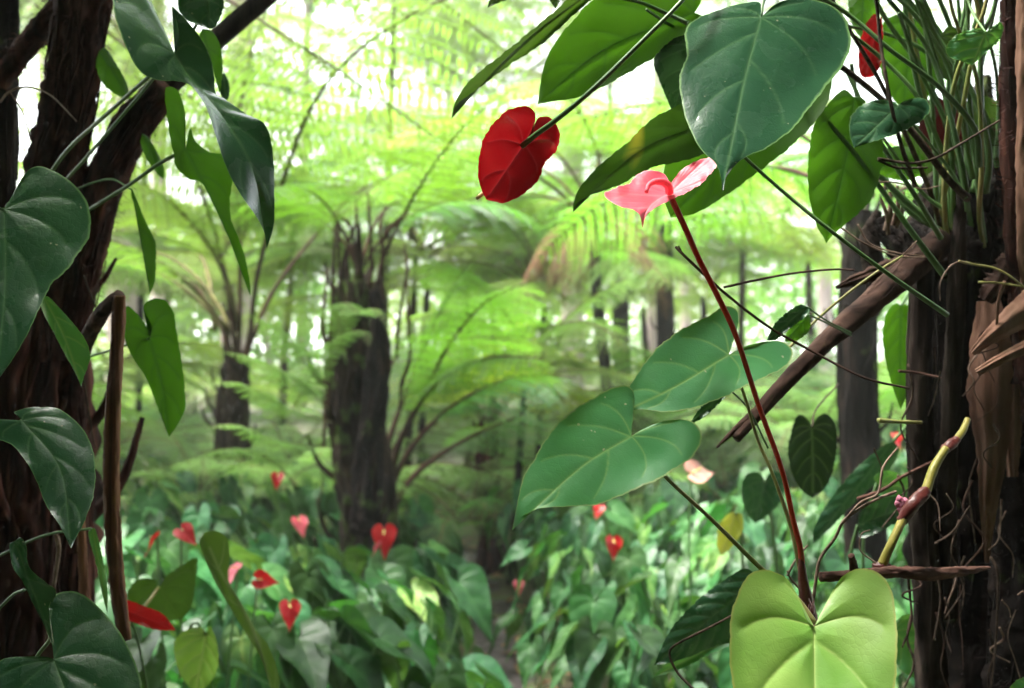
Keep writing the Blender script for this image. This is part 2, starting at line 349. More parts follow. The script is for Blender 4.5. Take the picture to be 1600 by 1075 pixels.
# ---------------------------------------------------------------- fern fronds
def frond_geo(mb, P, W, npn, npl, stipe=.2, droop=.35, rad=(.013, .003), seed=0, pinw=.55, fwd=.35, up=(0, 0, 1), rm=1, curl=0., pinl=.17):
    rs = np.random.default_rng(seed)
    n = 40; P = cr(P, n); T, _, _ = frames(P); up = np.array(up, float)
    L = np.linalg.norm(np.diff(P, axis=0), axis=1).sum()
    tube(mb, P, rad, seg=6, n=24, mat=rm)
    sl_ = np.linspace(0, 1, n)
    for i in range(npn):
        u = (i+.5)/npn; s = stipe+(1-stipe)*u
        b = np.array([np.interp(s, sl_, P[:, c]) for c in range(3)]); t = np.array([np.interp(s, sl_, T[:, c]) for c in range(3)])
        sv = np.cross(t, up); sv /= np.linalg.norm(sv)+1e-9
        prof = min(1, (u/.28)**.6)*(1-u**2.6)*.97+.05
        for sg in (-1, 1):
            if rs.random() < .03: continue
            ln = W*prof*rs.uniform(.88, 1.08)
            D = sg*sv+t*(fwd+rs.uniform(-.08, .08))+np.array([0, 0, rs.uniform(-.12, .08)]); D /= np.linalg.norm(D)
            uu = np.linspace(0, 1, npl+1)
            dr = droop*rs.uniform(.7, 1.3)
            pp = b+D*ln*uu[:, None]+t*ln*.12*(uu**2)[:, None]-np.array([0, 0, 1.])*dr*ln*(uu**2)[:, None]
            if curl: pp = pp+t*ln*curl*(uu**3)[:, None]
            # pinna midrib: thin ribbon
            wv = t*.0022*(1-uu*.7)[:, None]
            mb.add(np.stack([pp-wv, pp+wv], 1), grid_faces(npl+1, 2), rm)
            pd = np.gradient(pp, axis=0); pd /= np.linalg.norm(pd, axis=1)[:, None]+1e-9
            q = pp[:-1]; dq = pd[:-1]; uq = uu[:-1]
            sp_ = ln/npl
            for s2 in (-1, 1):
                pl = (ln*pinl*np.clip(1-uq, 0.04, 1)**.55+.006)*rs.uniform(.85, 1.1, npl)*min(1, .5+prof)
                E = s2*(t-dq*(dq@t)[:, None]*0)+dq*.45+np.array([0, 0, -.22])+rs.normal(0, .07, (npl, 3))
                E /= np.linalg.norm(E, axis=1)[:, None]
                wd = (dq*sp_*pinw*.5)
                V = np.stack([q, q+E*pl[:, None]*.45+wd, q+E*pl[:, None]-np.array([0, 0, .1])*pl[:, None], q+E*pl[:, None]*.45-wd], 1)
                mb.add(V, np.arange(4*npl).reshape(-1, 4), 0)
def arch(L, a0, a1, p=.9, n=14):
    s = np.linspace(0, 1, n); th = R(a0)+(R(a1)-R(a0))*s**p
    return np.cumsum(np.stack([np.cos(th), 0*th, np.sin(th)], 1)*L/n, 0)
FR = {}
def fset(key, mats, specs, W=.27, npn=24, npl=20, **k):
    FR[key] = []
    for i, (a0, a1) in enumerate(specs):
        mb = MB(); pa = arch(1, a0, a1); pa[:, 1] = .06*np.sin(pa[:, 0]*3+i*2)
        frond_geo(mb, pa, W, npn, npl, seed=i+hash(key) % 7 if False else i+len(key), rad=(.007, .0015), **k); FR[key].append(mb.mesh('frond', mats))
sp6 = [(72, -35), (60, -30), (50, -45), (38, -40), (66, 5), (25, -30)]
fset('fern', [G['fern'], G['rachis']], sp6)
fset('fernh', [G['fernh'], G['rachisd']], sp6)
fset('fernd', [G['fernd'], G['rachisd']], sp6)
fset('ferny', [G['ferny'], G['rachis']], sp6, npn=20, npl=14)
fset('dead', [G['dead'], G['rachisd']], [(10, -80), (-10, -85), (30, -88)], W=.13, npn=22, npl=12, droop=.9)
fset('low', [G['fernp'], G['rachis']], [(70, -10), (55, -25), (40, -30)], W=.17, npn=22, npl=12)
fset('lowd', [G['fernd'], G['rachis']], [(70, -10), (55, -25), (40, -30)], W=.17, npn=22, npl=12)
def add_fronds(root, key, n, L, top, seed, spread=(0, 360), var=None, name='frond', tilt=0., label=None):
    rs = random.Random(seed)
    for i in range(n):
        k = rs.choice(var) if var else rs.randrange(len(FR[key]))
        o = bpy.data.objects.new(name, FR[key][k]); C.objects.link(o); o.parent = root; o.location = top
        az = R(spread[0]+(spread[1]-spread[0])*(i+rs.uniform(-.35, .35))/n)
        s = L*rs.uniform(.82, 1.12); o.scale = (s, s, s)
        o.rotation_euler = (rs.uniform(-.25, .25), -tilt+rs.uniform(-.12, .12), az)
        if label: o['label'] = label
def trunk_mesh(mb, P, r, seed, bump=.22, ridge=.05, seg=40, n=70, roots=40, stubs=10, rm=0, hairs=0):
    tube(mb, P, r, seg=seg, n=n, ridge=ridge, bump=bump, seed=seed)
    rs = np.random.default_rng(seed+5); Pc = cr(P, 60); T, N, B = frames(Pc); rr = np.interp(np.linspace(0, 1, 60), np.linspace(0, 1, len(r)), r)
    for i in range(roots):
        k0 = rs.integers(0, 45); k1 = min(59, k0+rs.integers(8, 30)); a = rs.uniform(0, 6.28); da = rs.uniform(-.5, .5)
        idx = np.linspace(k0, k1, 6).astype(int); aa = a+da*np.linspace(0, 1, 6)+rs.normal(0, .08, 6)
        pts = Pc[idx]+(rr[idx]*rs.uniform(.98, 1.12))[:, None]*(np.cos(aa)[:, None]*N[idx]+np.sin(aa)[:, None]*B[idx])
        tube(mb, pts, rr.mean()*rs.uniform(.02, .06), seg=5, n=12, mat=rm, cap=False)
    if hairs:
        k = rs.integers(0, 59, hairs); an = rs.uniform(0, 6.28, hairs)
        o = np.cos(an)[:, None]*N[k]+np.sin(an)[:, None]*B[k]; p = Pc[k]+T[k]*rs.uniform(-.5, .5, hairs)[:, None]*np.linalg.norm(Pc[1]-Pc[0])+o*rr[k][:, None]*.93
        ln = rs.uniform(.006, .020, hairs)[:, None]; dn = rs.normal(0, .5, (hairs, 3)); sd_ = np.cross(o, T[k]+dn); sd_ /= np.linalg.norm(sd_, axis=1)[:, None]
        m_ = p+(o*.8+dn*.5)*ln; e_ = m_+(o*.2-T[k]*.6+dn*.4)*ln; w_ = sd_*.0006
        V_ = np.stack([p-w_, p+w_, m_+w_*.8, m_-w_*.8, e_+w_*.2, e_-w_*.2], 1).reshape(-1, 3); ix = np.arange(hairs)[:, None]*6
        mb.add(V_, np.vstack([ix+np.array([0, 1, 2, 3]), ix+np.array([3, 2, 4, 5])]), rm)
    for i in range(stubs):
        k = rs.integers(10, 58); a = rs.uniform(0, 6.28); o = np.cos(a)*N[k]+np.sin(a)*B[k]
        up_ = T[k]*(1 if Pc[-1, 2] > Pc[0, 2] else -1)
        p0 = Pc[k]+o*rr[k]*.8; ln = rr[k]*rs.uniform(.8, 1.8)
        tube(mb, [p0, p0+o*ln*.5+up_*ln*.5, p0+o*ln*.7+up_*ln*1.2], [rr[k]*.14, rr[k]*.1, rr[k]*.05], seg=6, n=8, mat=rm)
def tree_fern(px, py, d, wpx, label, key='fern', n=9, L=2.0, seed=1, basepx=None, bark='bark', group=None, name='tree_fern', spread=(0, 360), var=None, dead=0, frond_tilt=0., bump=.22):
    top = at(px, py, d); bx = at(basepx if basepx is not None else px, py, d)[0]; by = top[1]
    root = thing(name, label, 'tree fern', (bx, by, float(gz(bx, by))-.05), group)
    r = wpx*d/F/2
    mb = MB(); z0 = float(gz(bx, by))-.1
    P = [(bx, by, z0), (bx*.7+top[0]*.3+r*.3, by, z0+(top[2]-z0)*.35), (bx*.3+top[0]*.7-r*.2, by, z0+(top[2]-z0)*.7), tuple(top)]
    trunk_mesh(mb, P, [r*1.25, r*1.1, r*1.0, r*.98, r*.95, r*.9, r*.65], seed, bump=bump, seg=60 if d < 7 else 28, n=110 if d < 7 else 50, roots=60 if d < 7 else 20, stubs=18, hairs=0)
    if d < 7:                                # broken stalk bases round the crown
        r3 = np.random.default_rng(seed+9)
        for q_ in range(22):
            az = r3.uniform(0, 6.28); o = np.array([math.cos(az), math.sin(az), 0]); h0 = -r3.uniform(0, r*3.2); ln = r*r3.uniform(.7, 2.3)
            p0 = top+np.array([0, 0, h0])+o*r*r3.uniform(.2, .7)*(1 if h0 < -r else .6)
            tube(mb, [p0, p0+o*r*.35+np.array([0, 0, ln*.5]), p0+o*r*r3.uniform(.2, .7)+np.array([0, 0, ln])], [r*.20, r*.15, r*.06], seg=7, n=10, bump=.2, seed=q_)
    mb.build('trunk', G[bark], root)
    loc = top-np.array(root.location)
    if n: add_fronds(root, key, n, L, tuple(loc), seed, spread, var, tilt=frond_tilt)
    if dead: add_fronds(root, 'dead', dead, L*.42, tuple(loc), seed+1, name='dead_frond', label='withered brown frond')
    return root
# hero tree ferns of the middle distance
f1 = tree_fern(562, 440, 4.8, 84, 'thick dark tree fern trunk at centre left, thin dangling stalks round its nearly leafless top', n=6, key='fernd', L=1.3, seed=3, basepx=566, var=[0, 4], bark='barkm', bump=.3)
mb = MB(); c_ = [(575, 830, 4.66), (578, 700, 4.64), (588, 600, 4.62), (592, 520, 4.63), (585, 455, 4.66)]
pxtube(mb, c_, [52, 42, 38, 34, 18], seg=40, ridge=.12, n=110, bump=.35); mb.build('trunk_buttress', G['bark'], f1)
for i, (x0, y0, x1, y1, x2, y2) in enumerate([(515, 640, 518, 480, 524, 340), (540, 520, 530, 430, 528, 330), (548, 470, 545, 380, 556, 310), (575, 450, 580, 390, 575, 300), (600, 470, 598, 400, 602, 320), (620, 560, 628, 470, 632, 380), (505, 700, 508, 560, 512, 420), (590, 440, 600, 370, 640, 330), (560, 430, 550, 360, 520, 330), (625, 640, 640, 560, 636, 440)]):
    mb = MB(); pxtube(mb, [(x0, y0, 4.6), ((x0+x1)/2+random.uniform(-5, 5), (y0+y1)/2, 4.62), (x1, y1, 4.6), ((x1+x2)/2+random.uniform(-6, 6), (y1+y2)/2, 4.6), (x2, y2, 4.65)], [5, 7, 4, 6, 3], seg=6, n=30, bump=.5, seed=i)
    mb.build('dead_stalk', G['rachisd'], f1)
# small curling ferns growing on the trunk (their own things)
def px_fern(name, label, base, fr, W=.06, key='fern', group=None, npn=20, npl=7, rad=(.004, .001), droop=.3, cat='fern'):
    b = at(*base); root = thing(name, label, cat, b, group)
    for pts in fr:
        mb = MB(); P = cr(np.array(pts, float), 20); P = np.array([at(*p) for p in P])
        frond_geo(mb, P, W, npn, npl, stipe=.12, droop=droop, rad=rad, seed=int(abs(pts[-1][0])), fwd=.15)
        mb.build('frond', [G[key], G['rachis']], root)
    return root
px_fern('climbing_fern', 'bright green curling fern growing on the thick dark trunk left of centre', (545, 540, 4.55),
        [[(540, 560, 4.55), (530, 500, 4.4), (537, 472, 4.3), (560, 488, 4.2), (585, 482, 4.1), (602, 500, 4.05), (604, 516, 4.05)],
         [(440, 560, 4.5), (500, 545, 4.3), (545, 520, 4.2), (570, 518, 4.15), (576, 540, 4.1)],
         [(450, 650, 4.5), (480, 600, 4.35), (510, 555, 4.25), (535, 548, 4.2), (541, 570, 4.2)]], W=.10, key='fernp', npn=30, npl=8)
px_fern('hanging_fern', 'pale green fern fronds reaching out left of the thick dark trunk', (520, 600, 4.6),
        [[(515, 640, 4.5), (470, 600, 4.3), (400, 560, 4.1), (340, 548, 4.0)], [(520, 660, 4.5), (450, 640, 4.3), (380, 600, 4.1), (320, 598, 4.0)],
         [(520, 700, 4.5), (440, 690, 4.2), (370, 664, 4.0), (320, 668, 3.9)], [(500, 600, 4.5), (440, 520, 4.3), (390, 490, 4.2)]], W=.13, key='fernp', npn=26, npl=8)
# second tree fern with the tall arching fronds
f4 = None
f2 = tree_fern(370, 560, 6.0, 50, 'slender mossy tree fern trunk left of the thick trunk, crowned by tall arching stalks', n=5, L=2.3, seed=11, basepx=362, bark='barkm', var=[0, 1], spread=(120, 260))
def arched(root, pts, W, key, npn=26, npl=24, **k):
    if root is not f4: npn, npl = 14, 19; k['pinl'] = .20; k['pinw'] = .62
    mb = MB(); P = np.array([at(*p) for p in cr(np.array(pts, float), 24)])
    frond_geo(mb, P, W, npn, npl, seed=int(abs(pts[-1][0])+pts[-1][1]) % 97, **k); mb.build('frond', [G[key], G['rachisd']], root)
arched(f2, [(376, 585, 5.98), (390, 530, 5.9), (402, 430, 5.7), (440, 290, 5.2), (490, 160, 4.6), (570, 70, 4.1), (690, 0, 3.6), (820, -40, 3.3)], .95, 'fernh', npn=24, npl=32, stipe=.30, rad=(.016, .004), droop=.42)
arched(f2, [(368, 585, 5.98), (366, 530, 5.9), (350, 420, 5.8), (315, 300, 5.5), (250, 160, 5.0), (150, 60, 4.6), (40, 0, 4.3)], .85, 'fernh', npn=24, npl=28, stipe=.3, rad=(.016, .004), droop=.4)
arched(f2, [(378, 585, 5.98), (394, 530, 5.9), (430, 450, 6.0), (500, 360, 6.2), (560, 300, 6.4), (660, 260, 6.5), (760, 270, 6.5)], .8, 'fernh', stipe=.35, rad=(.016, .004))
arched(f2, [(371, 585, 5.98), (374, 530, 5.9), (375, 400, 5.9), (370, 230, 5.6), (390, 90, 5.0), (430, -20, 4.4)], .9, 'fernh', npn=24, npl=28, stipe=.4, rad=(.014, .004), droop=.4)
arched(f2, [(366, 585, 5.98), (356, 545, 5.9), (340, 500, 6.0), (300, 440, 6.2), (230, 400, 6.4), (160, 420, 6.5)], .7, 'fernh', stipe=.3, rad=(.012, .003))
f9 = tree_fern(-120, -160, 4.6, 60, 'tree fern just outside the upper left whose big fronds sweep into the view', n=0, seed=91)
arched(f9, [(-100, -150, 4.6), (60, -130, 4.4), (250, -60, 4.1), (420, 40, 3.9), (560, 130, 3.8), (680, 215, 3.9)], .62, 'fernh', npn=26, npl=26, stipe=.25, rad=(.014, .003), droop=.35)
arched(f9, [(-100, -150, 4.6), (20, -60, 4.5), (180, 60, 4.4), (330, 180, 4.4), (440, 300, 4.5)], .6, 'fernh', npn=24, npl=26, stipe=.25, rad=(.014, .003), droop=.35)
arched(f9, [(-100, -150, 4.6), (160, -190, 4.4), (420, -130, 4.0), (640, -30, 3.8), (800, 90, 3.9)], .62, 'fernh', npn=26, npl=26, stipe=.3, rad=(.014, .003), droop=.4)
# low crown to the right of the thick trunk, stalks fanning out
f4 = thing('tree_fern', 'low tree fern with dark red-brown stalks fanning right from behind the thick trunk', 'tree fern', at(600, 800, 5.3))
for pts, W_ in (([(592, 810, 5.2), (610, 720, 5.2), (650, 640, 5.1), (700, 540, 4.9), (760, 470, 4.7), (830, 440, 4.5)], .5), ([(596, 815, 5.2), (630, 720, 5.2), (700, 640, 5.2), (800, 590, 5.3), (900, 590, 5.3)], .55),
                ([(598, 815, 5.2), (625, 690, 5.1), (680, 600, 4.9), (760, 560, 4.7), (850, 560, 4.5)], .5), ([(590, 815, 5.2), (605, 700, 5.3), (640, 600, 5.4), (690, 480, 5.4), (740, 400, 5.4)], .5),
                ([(600, 820, 5.2), (650, 740, 5.3), (740, 680, 5.6), (840, 640, 6.0)], .45), ([(592, 810, 5.2), (600, 690, 5.4), (600, 600, 5.7), (640, 520, 6.0)], .5)):
    arched(f4, pts, W_, 'fernd', npn=20, npl=20, stipe=.42, rad=(.022, .004))
mb = MB(); pxtube(mb, [(590, 850, 5.25), (594, 780, 5.2), (606, 715, 5.2)], [46, 42, 26], seg=20, ridge=.12, n=30); mb.build('trunk', G['barkr'], f4)
tree_fern(764, 672, 6.4, 38, 'small tree fern with yellow-green crown over a short red-brown trunk beyond the path', key='ferny', n=12, L=.95, seed=21, bark='barkr', var=[0, 1, 4])
f5 = tree_fern(925, 345, 6.2, 18, 'tree fern with a skirt of withered brown fronds below the red flower', key='fern', n=11, L=1.9, seed=31, basepx=972, dead=16)
tree_fern(1042, 350, 7.5, 28, 'dark straight tree fern trunk right of the path, behind the pink flower', key='fern', n=10, L=2.2, seed=41)
tree_fern(1345, 330, 3.4, 58, 'dark tree fern trunk standing just left of the bark posts', key='fernd', n=7, L=1.5, seed=51, basepx=1340, spread=(0, 200))
tree_fern(972, 420, 9.5, 26, 'brown tree fern trunk seen between the red and pink flowers', key='fern', n=11, L=2.0, seed=61)
# further tree ferns filling the forest
rs = random.Random(44)
FT = []
for i in range(26):                          # low crowns on short stems, filling the view at eye height
    d = 5.8+i*.42+rs.uniform(-.3, .3); x = (i*617) % 1760-80+rs.uniform(-60, 60)
    if 480 < x < 760 and d < 7.5: x += 340
    FT.append((x, rs.uniform(580, 740), d, 'ferny' if i % 9 == 4 else ('fernd' if i % 7 == 2 else 'fern'), rs.uniform(1.2, 1.7), 12))
rs2 = random.Random(4)
for i, x in enumerate([60, 290, 440, 690, 985, 1110, 1240, 350]):   # mid-height crowns
    FT.append((x+rs2.uniform(-30, 30), rs2.uniform(400, 500), 7.5+(i*5) % 7+rs2.random(), 'fern', rs2.uniform(1.7, 2.1), 13))
FT += [(650, 400, 8.2, 'fern', 2.0, 12), (560, 470, 9.5, 'fern', 2.2, 12), (730, 430, 10.5, 'fern', 2.2, 12), (850, 480, 7.2, 'fern', 1.7, 12), (-60, 150, 7.5, 'fern', 2.5, 12), (230, 150, 9, 'fern', 2.6, 12), (620, -90, 8.5, 'fern', 2.7, 13), (760, 200, 12, 'fern', 2.6, 12), (1170, 130, 9.5, 'fern', 2.6, 12), (950, 60, 11, 'fern', 2.6, 12), (100, -100, 6.5, 'fern', 2.4, 10)]
for i, (x, y, d, k, L, n) in enumerate(FT):
    hi = y < 250
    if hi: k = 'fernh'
    tree_fern(x, y, d, 90/d if hi else 11, 'tree fern with a bright green %s crown among the forest behind' % ('high' if hi else 'low'), key=k, n=n, L=L, seed=100+i,
              basepx=x+random.uniform(-30, 30), group='tree ferns with %s crowns in the forest behind' % ('high' if hi else 'low'), bark='bark' if i % 2 else 'barkm')
# tall pale forest trees far behind
crown = MB(); rs = np.random.default_rng(3)
for i in range(2200):
    p = rs.normal(0, 1, 3)*np.array([2.2, 2.2, 1.5]); a = rs.normal(0, .12, (4, 3)); q = np.array([[-.2, 0, 0], [0, -.09, 0], [.2, 0, -.05], [0, .09, 0]])
    crown.add(p+q@np.linalg.qr(rs.normal(0, 1, (3, 3)))[0]*1.4, [[0, 1, 2, 3]])
for b in range(9):
    e = rs.normal(0, 1, 3)*np.array([1.8, 1.8, 1]); tube(crown, [(0, 0, -3), e*.4+np.array([0, 0, -1.2]), e], [.12, .06, .02], seg=5, n=8, mat=1)
crown_me = crown.mesh('crown', [G['fern'], G['pale']], smooth=False)
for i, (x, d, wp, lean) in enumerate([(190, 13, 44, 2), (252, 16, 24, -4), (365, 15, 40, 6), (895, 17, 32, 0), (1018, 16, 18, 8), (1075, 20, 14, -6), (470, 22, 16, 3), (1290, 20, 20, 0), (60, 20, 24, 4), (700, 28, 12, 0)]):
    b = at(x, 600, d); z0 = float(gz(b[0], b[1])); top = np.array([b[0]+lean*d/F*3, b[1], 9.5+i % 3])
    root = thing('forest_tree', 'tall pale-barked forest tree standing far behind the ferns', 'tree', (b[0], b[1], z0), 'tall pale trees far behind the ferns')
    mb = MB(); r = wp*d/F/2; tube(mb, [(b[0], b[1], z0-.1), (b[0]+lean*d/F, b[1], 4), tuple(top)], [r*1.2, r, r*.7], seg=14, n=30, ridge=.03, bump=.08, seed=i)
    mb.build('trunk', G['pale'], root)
    o = bpy.data.objects.new('crown', crown_me); C.objects.link(o); o.parent = root; o.location = tuple(top+np.array([0, 0, 1.5])-np.array(root.location)); o.rotation_euler.z = i; o.scale = (.6, .6, .6)
dc = MB(); rs = np.random.default_rng(8)
for i in range(2600):                        # a bounded crown, radius 1.7 m at most
    p = rs.normal(0, 1, 3); p *= 1.7*rs.random()**.45/np.linalg.norm(p); q = np.array([[-.12, 0, 0], [0, -.06, 0], [.12, 0, -.03], [0, .06, 0]])
    dc.add(p+q@np.linalg.qr(rs.normal(0, 1, (3, 3)))[0]*1.5, [[0, 1, 2, 3]])
for b_ in range(9):
    e = rs.normal(0, .6, 3); tube(dc, [(0, 0, -1.5), e*.4+np.array([0, 0, -.6]), e], [.08, .04, .015], seg=5, n=8, mat=1)
crd = dc.mesh('crown', [G['fernd'], G['bark']], smooth=False)
for i, (x, y, z, s) in enumerate([(-2.6, -2.6, 2.0, 1.05), (0, -3.6, 2.0, 1.1), (2.6, -2.6, 2.0, 1.05), (-1.4, -1.4, 3.9, .95), (1.5, -1.3, 3.9, .95), (4.0, .0, 2.0, 1), (-4.0, .0, 2.0, 1), (.2, -3, 5.0, 1.1), (3.0, 1.3, 4.2, .85), (-3.0, 1.3, 4.2, .85), (.9, -.6, 4.4, .95), (-1.7, 2.3, 4.3, .85), (1.8, 2.2, 4.2, .85), (-2.9, .4, 3.4, .8), (2.9, .4, 3.4, .8)]):  # unseen trees added round the camera to darken the foreground
    root = thing('added_shade_tree', 'dark leafy tree added out of frame to shade the near plants', 'tree', (x, y-.5, 0), 'leafy trees added round the viewpoint for shade')
    mb = MB(); tube(mb, [(x, y-.5, -.1), (x, y-.3, z*.5), (x, y, z)], [.12, .1, .07], seg=10, n=14); mb.build('trunk', G['bark'], root)
    o = bpy.data.objects.new('crown', crd); C.objects.link(o); o.parent = root; o.location = (0, .5, z); o.scale = (s, s, s); o.rotation_euler.z = i*1.3
for i, (x, y, z, s) in enumerate([(-1.3, -2.2, 1.7, .9), (1.3, -2.4, 1.7, .9), (2.6, -1.0, 1.6, .85), (-2.6, -1.0, 1.6, .85), (0, -2.0, 3.4, 1.0), (3.0, -.6, 3.2, .9), (-3.0, -.6, 3.2, .9)]):  # more unseen crowns added to block light from behind the camera
    root = thing('added_shade_tree', 'dark leafy tree added out of frame to shade the near plants', 'tree', (x, y-.5, 0), 'leafy trees added round the viewpoint for shade')
    mb = MB(); tube(mb, [(x, y-.5, -.1), (x, y-.3, z*.5), (x, y, z)], [.12, .1, .07], seg=10, n=14); mb.build('trunk', G['bark'], root)
    o = bpy.data.objects.new('crown', crd); C.objects.link(o); o.parent = root; o.location = (0, .5, z); o.scale = (s, s, s); o.rotation_euler.z = i*1.7+.5
# unseen tree ferns added overhead, their fronds shading the foreground
for i, (x, y, z, L) in enumerate([(-1.9, -.6, 3.0, 2.3), (1.9, -.4, 3.1, 2.3), (0, -2.2, 3.3, 2.6), (2.9, 1.3, 3.3, 2.1), (-2.9, 1.6, 3.3, 2.1), (-3.2, -1.8, 3, 2.3), (3.3, -1.8, 3, 2.3), (.2, -.2, 3.6, 2.2)]):
    root = thing('tree_fern', 'tree fern added out of frame so its crown shades the near plants', 'tree fern', (x, y, float(gz(x, y))), 'tree ferns added to shade the near plants')
    if i != 7:
        mb = MB(); trunk_mesh(mb, [(x, y, -.1), (x+.05, y, 1.5), (x, y, z)], [.13, .11, .1], 70+i, seg=24, n=30, roots=10, stubs=6); mb.build('trunk', G['bark'], root)
    else:
        mb = MB(); trunk_mesh(mb, [(x, -3.2, -.1), (x+.05, -2.2, 2.), (x, y, z)], [.13, .11, .1], 70+i, seg=24, n=30, roots=10, stubs=6); mb.build('trunk', G['bark'], root)
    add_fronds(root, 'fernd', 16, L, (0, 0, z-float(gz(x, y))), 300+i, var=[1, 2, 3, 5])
# leafy understorey shrubs closing the far view
shm = MB(); rs = np.random.default_rng(18)
for i in range(1200):
    p = rs.normal(0, 1, 3); p *= 1.75*rs.random()**.4/np.linalg.norm(p)*(1+.25*math.sin(p[0]*5)*math.cos(p[2]*6)); q = np.array([[-.11, 0, 0], [0, -.045, 0], [.11, 0, -.03], [0, .045, 0]])
    shm.add(p+q@np.linalg.qr(rs.normal(0, 1, (3, 3)))[0]*1.3, [[0, 1, 2, 3]])
shme = shm.mesh('crown', [G['fern']], smooth=False)
stm = MB()
for k_ in range(5):
    e = rs.normal(0, .5, 3); tube(stm, [(e[0]*.2, e[1]*.2, -2.4), (e[0]*.6, e[1]*.6, -1.2), (e[0], e[1], 0)], [.05, .04, .02], seg=6, n=10)
stme = stm.mesh('stem', [G['pale']])
r4 = random.Random(31)
for i in range(15):
    d = r4.uniform(18, 30); b = at((i*397) % 1900-150+r4.uniform(-40, 40), 560, d); s = r4.uniform(.7, 1.2)
    root = thing('understorey_shrub', 'loose leafy green shrub closing the view far behind the tree ferns', 'shrub', (b[0], b[1], float(gz(b[0], b[1]))), 'leafy shrubs far behind the tree ferns')
    for nm, me_ in (('crown', shme), ('stem', stme)):
        o = bpy.data.objects.new(nm, me_); C.objects.link(o); o.parent = root; o.location = (0, 0, 2.2*s+r4.uniform(0, .3)); o.scale = (s, s, s); o.rotation_euler.z = i*.9
# ---------------------------------------------------------------- low ferns
rs = random.Random(5); k = 0
while k < 190:
    y = 5.9+(k/190)**2.1*26+rs.uniform(-.4, .4); x = rs.uniform(-.62, .62)*y
    root = thing('low_fern', 'low light green fern on the forest floor beyond the red flowers', 'fern', (x, y, float(gz(x, y))+rs.uniform(.1, .45)), 'low ferns on the far forest floor')
    root.rotation_euler.z = rs.uniform(0, 6)
    add_fronds(root, 'low' if rs.random() < .85 else 'lowd', 9, rs.uniform(.8, 1.3)*(1+max(0, y-12)*.06), (0, 0, 0), 500+k); k += 1
# ---------------------------------------------------------------- carpet anthuriums
def tmpl(width, mats, seed, drp=.35, petl=.0, long=1.):
    w_ = width
    Lf = [(-.10, .05), (-.21, .30*w_), (-.16, .72*w_), (.02, w_), (.26, .90*w_), (.52, .58*w_), (.78, .22*w_), (.93, .05*w_)]
    res, Mc, Ln = leaf_grid((0, 0), (1.03, 0), Lf, [(a, -b*.96) for a, b in Lf], 34, 8, None, 5)
    mb = MB(); ph = seed*1.7
    for k_, (Gd, v, vp, s) in enumerate(res):
        XY = Gd[..., :2]; D = vein_dist(XY, [p[::6] for p in vp]); Dm = np.abs(XY[..., 1])
        vein = np.maximum(np.exp(-(D/.014)**2)*.6, np.exp(-(Dm/.022)**2))
        Z = .22*np.abs(XY[..., 1])*1.0-drp*np.clip(XY[..., 0], -1, 2)**2*np.sign(XY[..., 0]+.001)+.035*np.sin(XY[..., 0]*9+ph+k_)*v[None]**2+.02*(1-np.exp(-D/.05))
        f = grid_faces(34, 8); mb.add(np.stack([XY[..., 0], XY[..., 1], Z], -1), f if k_ else f[:, ::-1], 0, vein=vein, edge=np.repeat(v[None], 34, 0))
    return mb.mesh('leaf', mats)
TM = [tmpl(a, G[m], i, dr) for i, (a, m, dr) in enumerate([(.24, 'blade', .30), (.28, 'blade', .22), (.19, 'blade', .4), (.26, 'bladel', .3), (.25, 'bladel', .2), (.38, 'blade', .35), (.3, 'lime', .3), (.24, 'dead', .5)])]
pm = MB(); tube(pm, [(0, 0, 0), (.02, .02, .4), (-.01, 0, .75), (0, 0, 1)], [.010, .009, .008, .008], seg=5, n=9); PET = pm.mesh('petiole', G['stem'])
def spathe_tmpl(mat):
    me = tmpl(.42, G[mat], 3, .1); return me
SP = {k_: spathe_tmpl(k_) for k_ in ('redb', 'red', 'pink', 'palep')}
sm = MB(); tube(sm, [(0, 0, 0), (.18, 0, .22), (.3, 0, .5)], [.05, .05, .03], seg=8, n=8); SPX = sm.mesh('spadix', G['spadix'])
def stick(root, me, name, p0, p1):
    """stretch the unit petiole from p0 to p1"""
    p0, p1 = Vector(p0), Vector(p1); d_ = p1-p0
    o = bpy.data.objects.new(name, me); C.objects.link(o); o.parent = root; o.location = p0
    o.rotation_mode = 'QUATERNION'; o.rotation_quaternion = d_.to_track_quat('Z', 'Y'); o.scale = (max(.5, 1), 1, d_.length)
    o.scale = (.45, .45, d_.length); return o
def plant(x, y, rs, size, h, facing, n, label, group, light=.25, name='anthurium_plant', fspread=.8):
    root = thing(name, label, 'plant', (x, y, float(gz(x, y))), group)
    for i in range(n):
        az = facing+rs.gauss(0, fspread); r_ = rs.uniform(.05, .22); hh = h*rs.uniform(.55, 1.08)
        p = (math.cos(az)*r_, math.sin(az)*r_, hh)
        stick(root, PET, 'petiole', (0, 0, 0), p)
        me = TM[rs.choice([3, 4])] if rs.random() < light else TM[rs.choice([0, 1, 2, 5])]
        if rs.random() < .008: me = TM[6]
        o = bpy.data.objects.new('leaf', me); C.objects.link(o); o.parent = root; o.location = p
        s = size*rs.uniform(.6, 1.3); o.scale = (s, s, s)
        o.rotation_euler = (rs.uniform(-.6, .6), rs.uniform(R(18), R(66)), az+rs.uniform(-.5, .5))
    return root
rs = random.Random(12)
def bed(n, xf, yr, size, h, facing, nl, label, group, light, clear=.19):
    done = 0; tries = 0; pts = []
    while done < n and tries < 9000:
        tries += 1; y = rs.uniform(*yr)**1.0; x = xf(y)
        if abs(x-float(pathx(y))) < (clear if y < 5 else clear-.16)+.08*rs.random(): continue
        if any((x-a)**2+(y-b)**2 < .14**2 for a, b in pts): continue
        pts.append((x, y)); plant(x, y, rs, size, h*rs.uniform(.8, 1.15), facing, nl, label, group, light, fspread=1.1 if 'right' in label else .8); done += 1
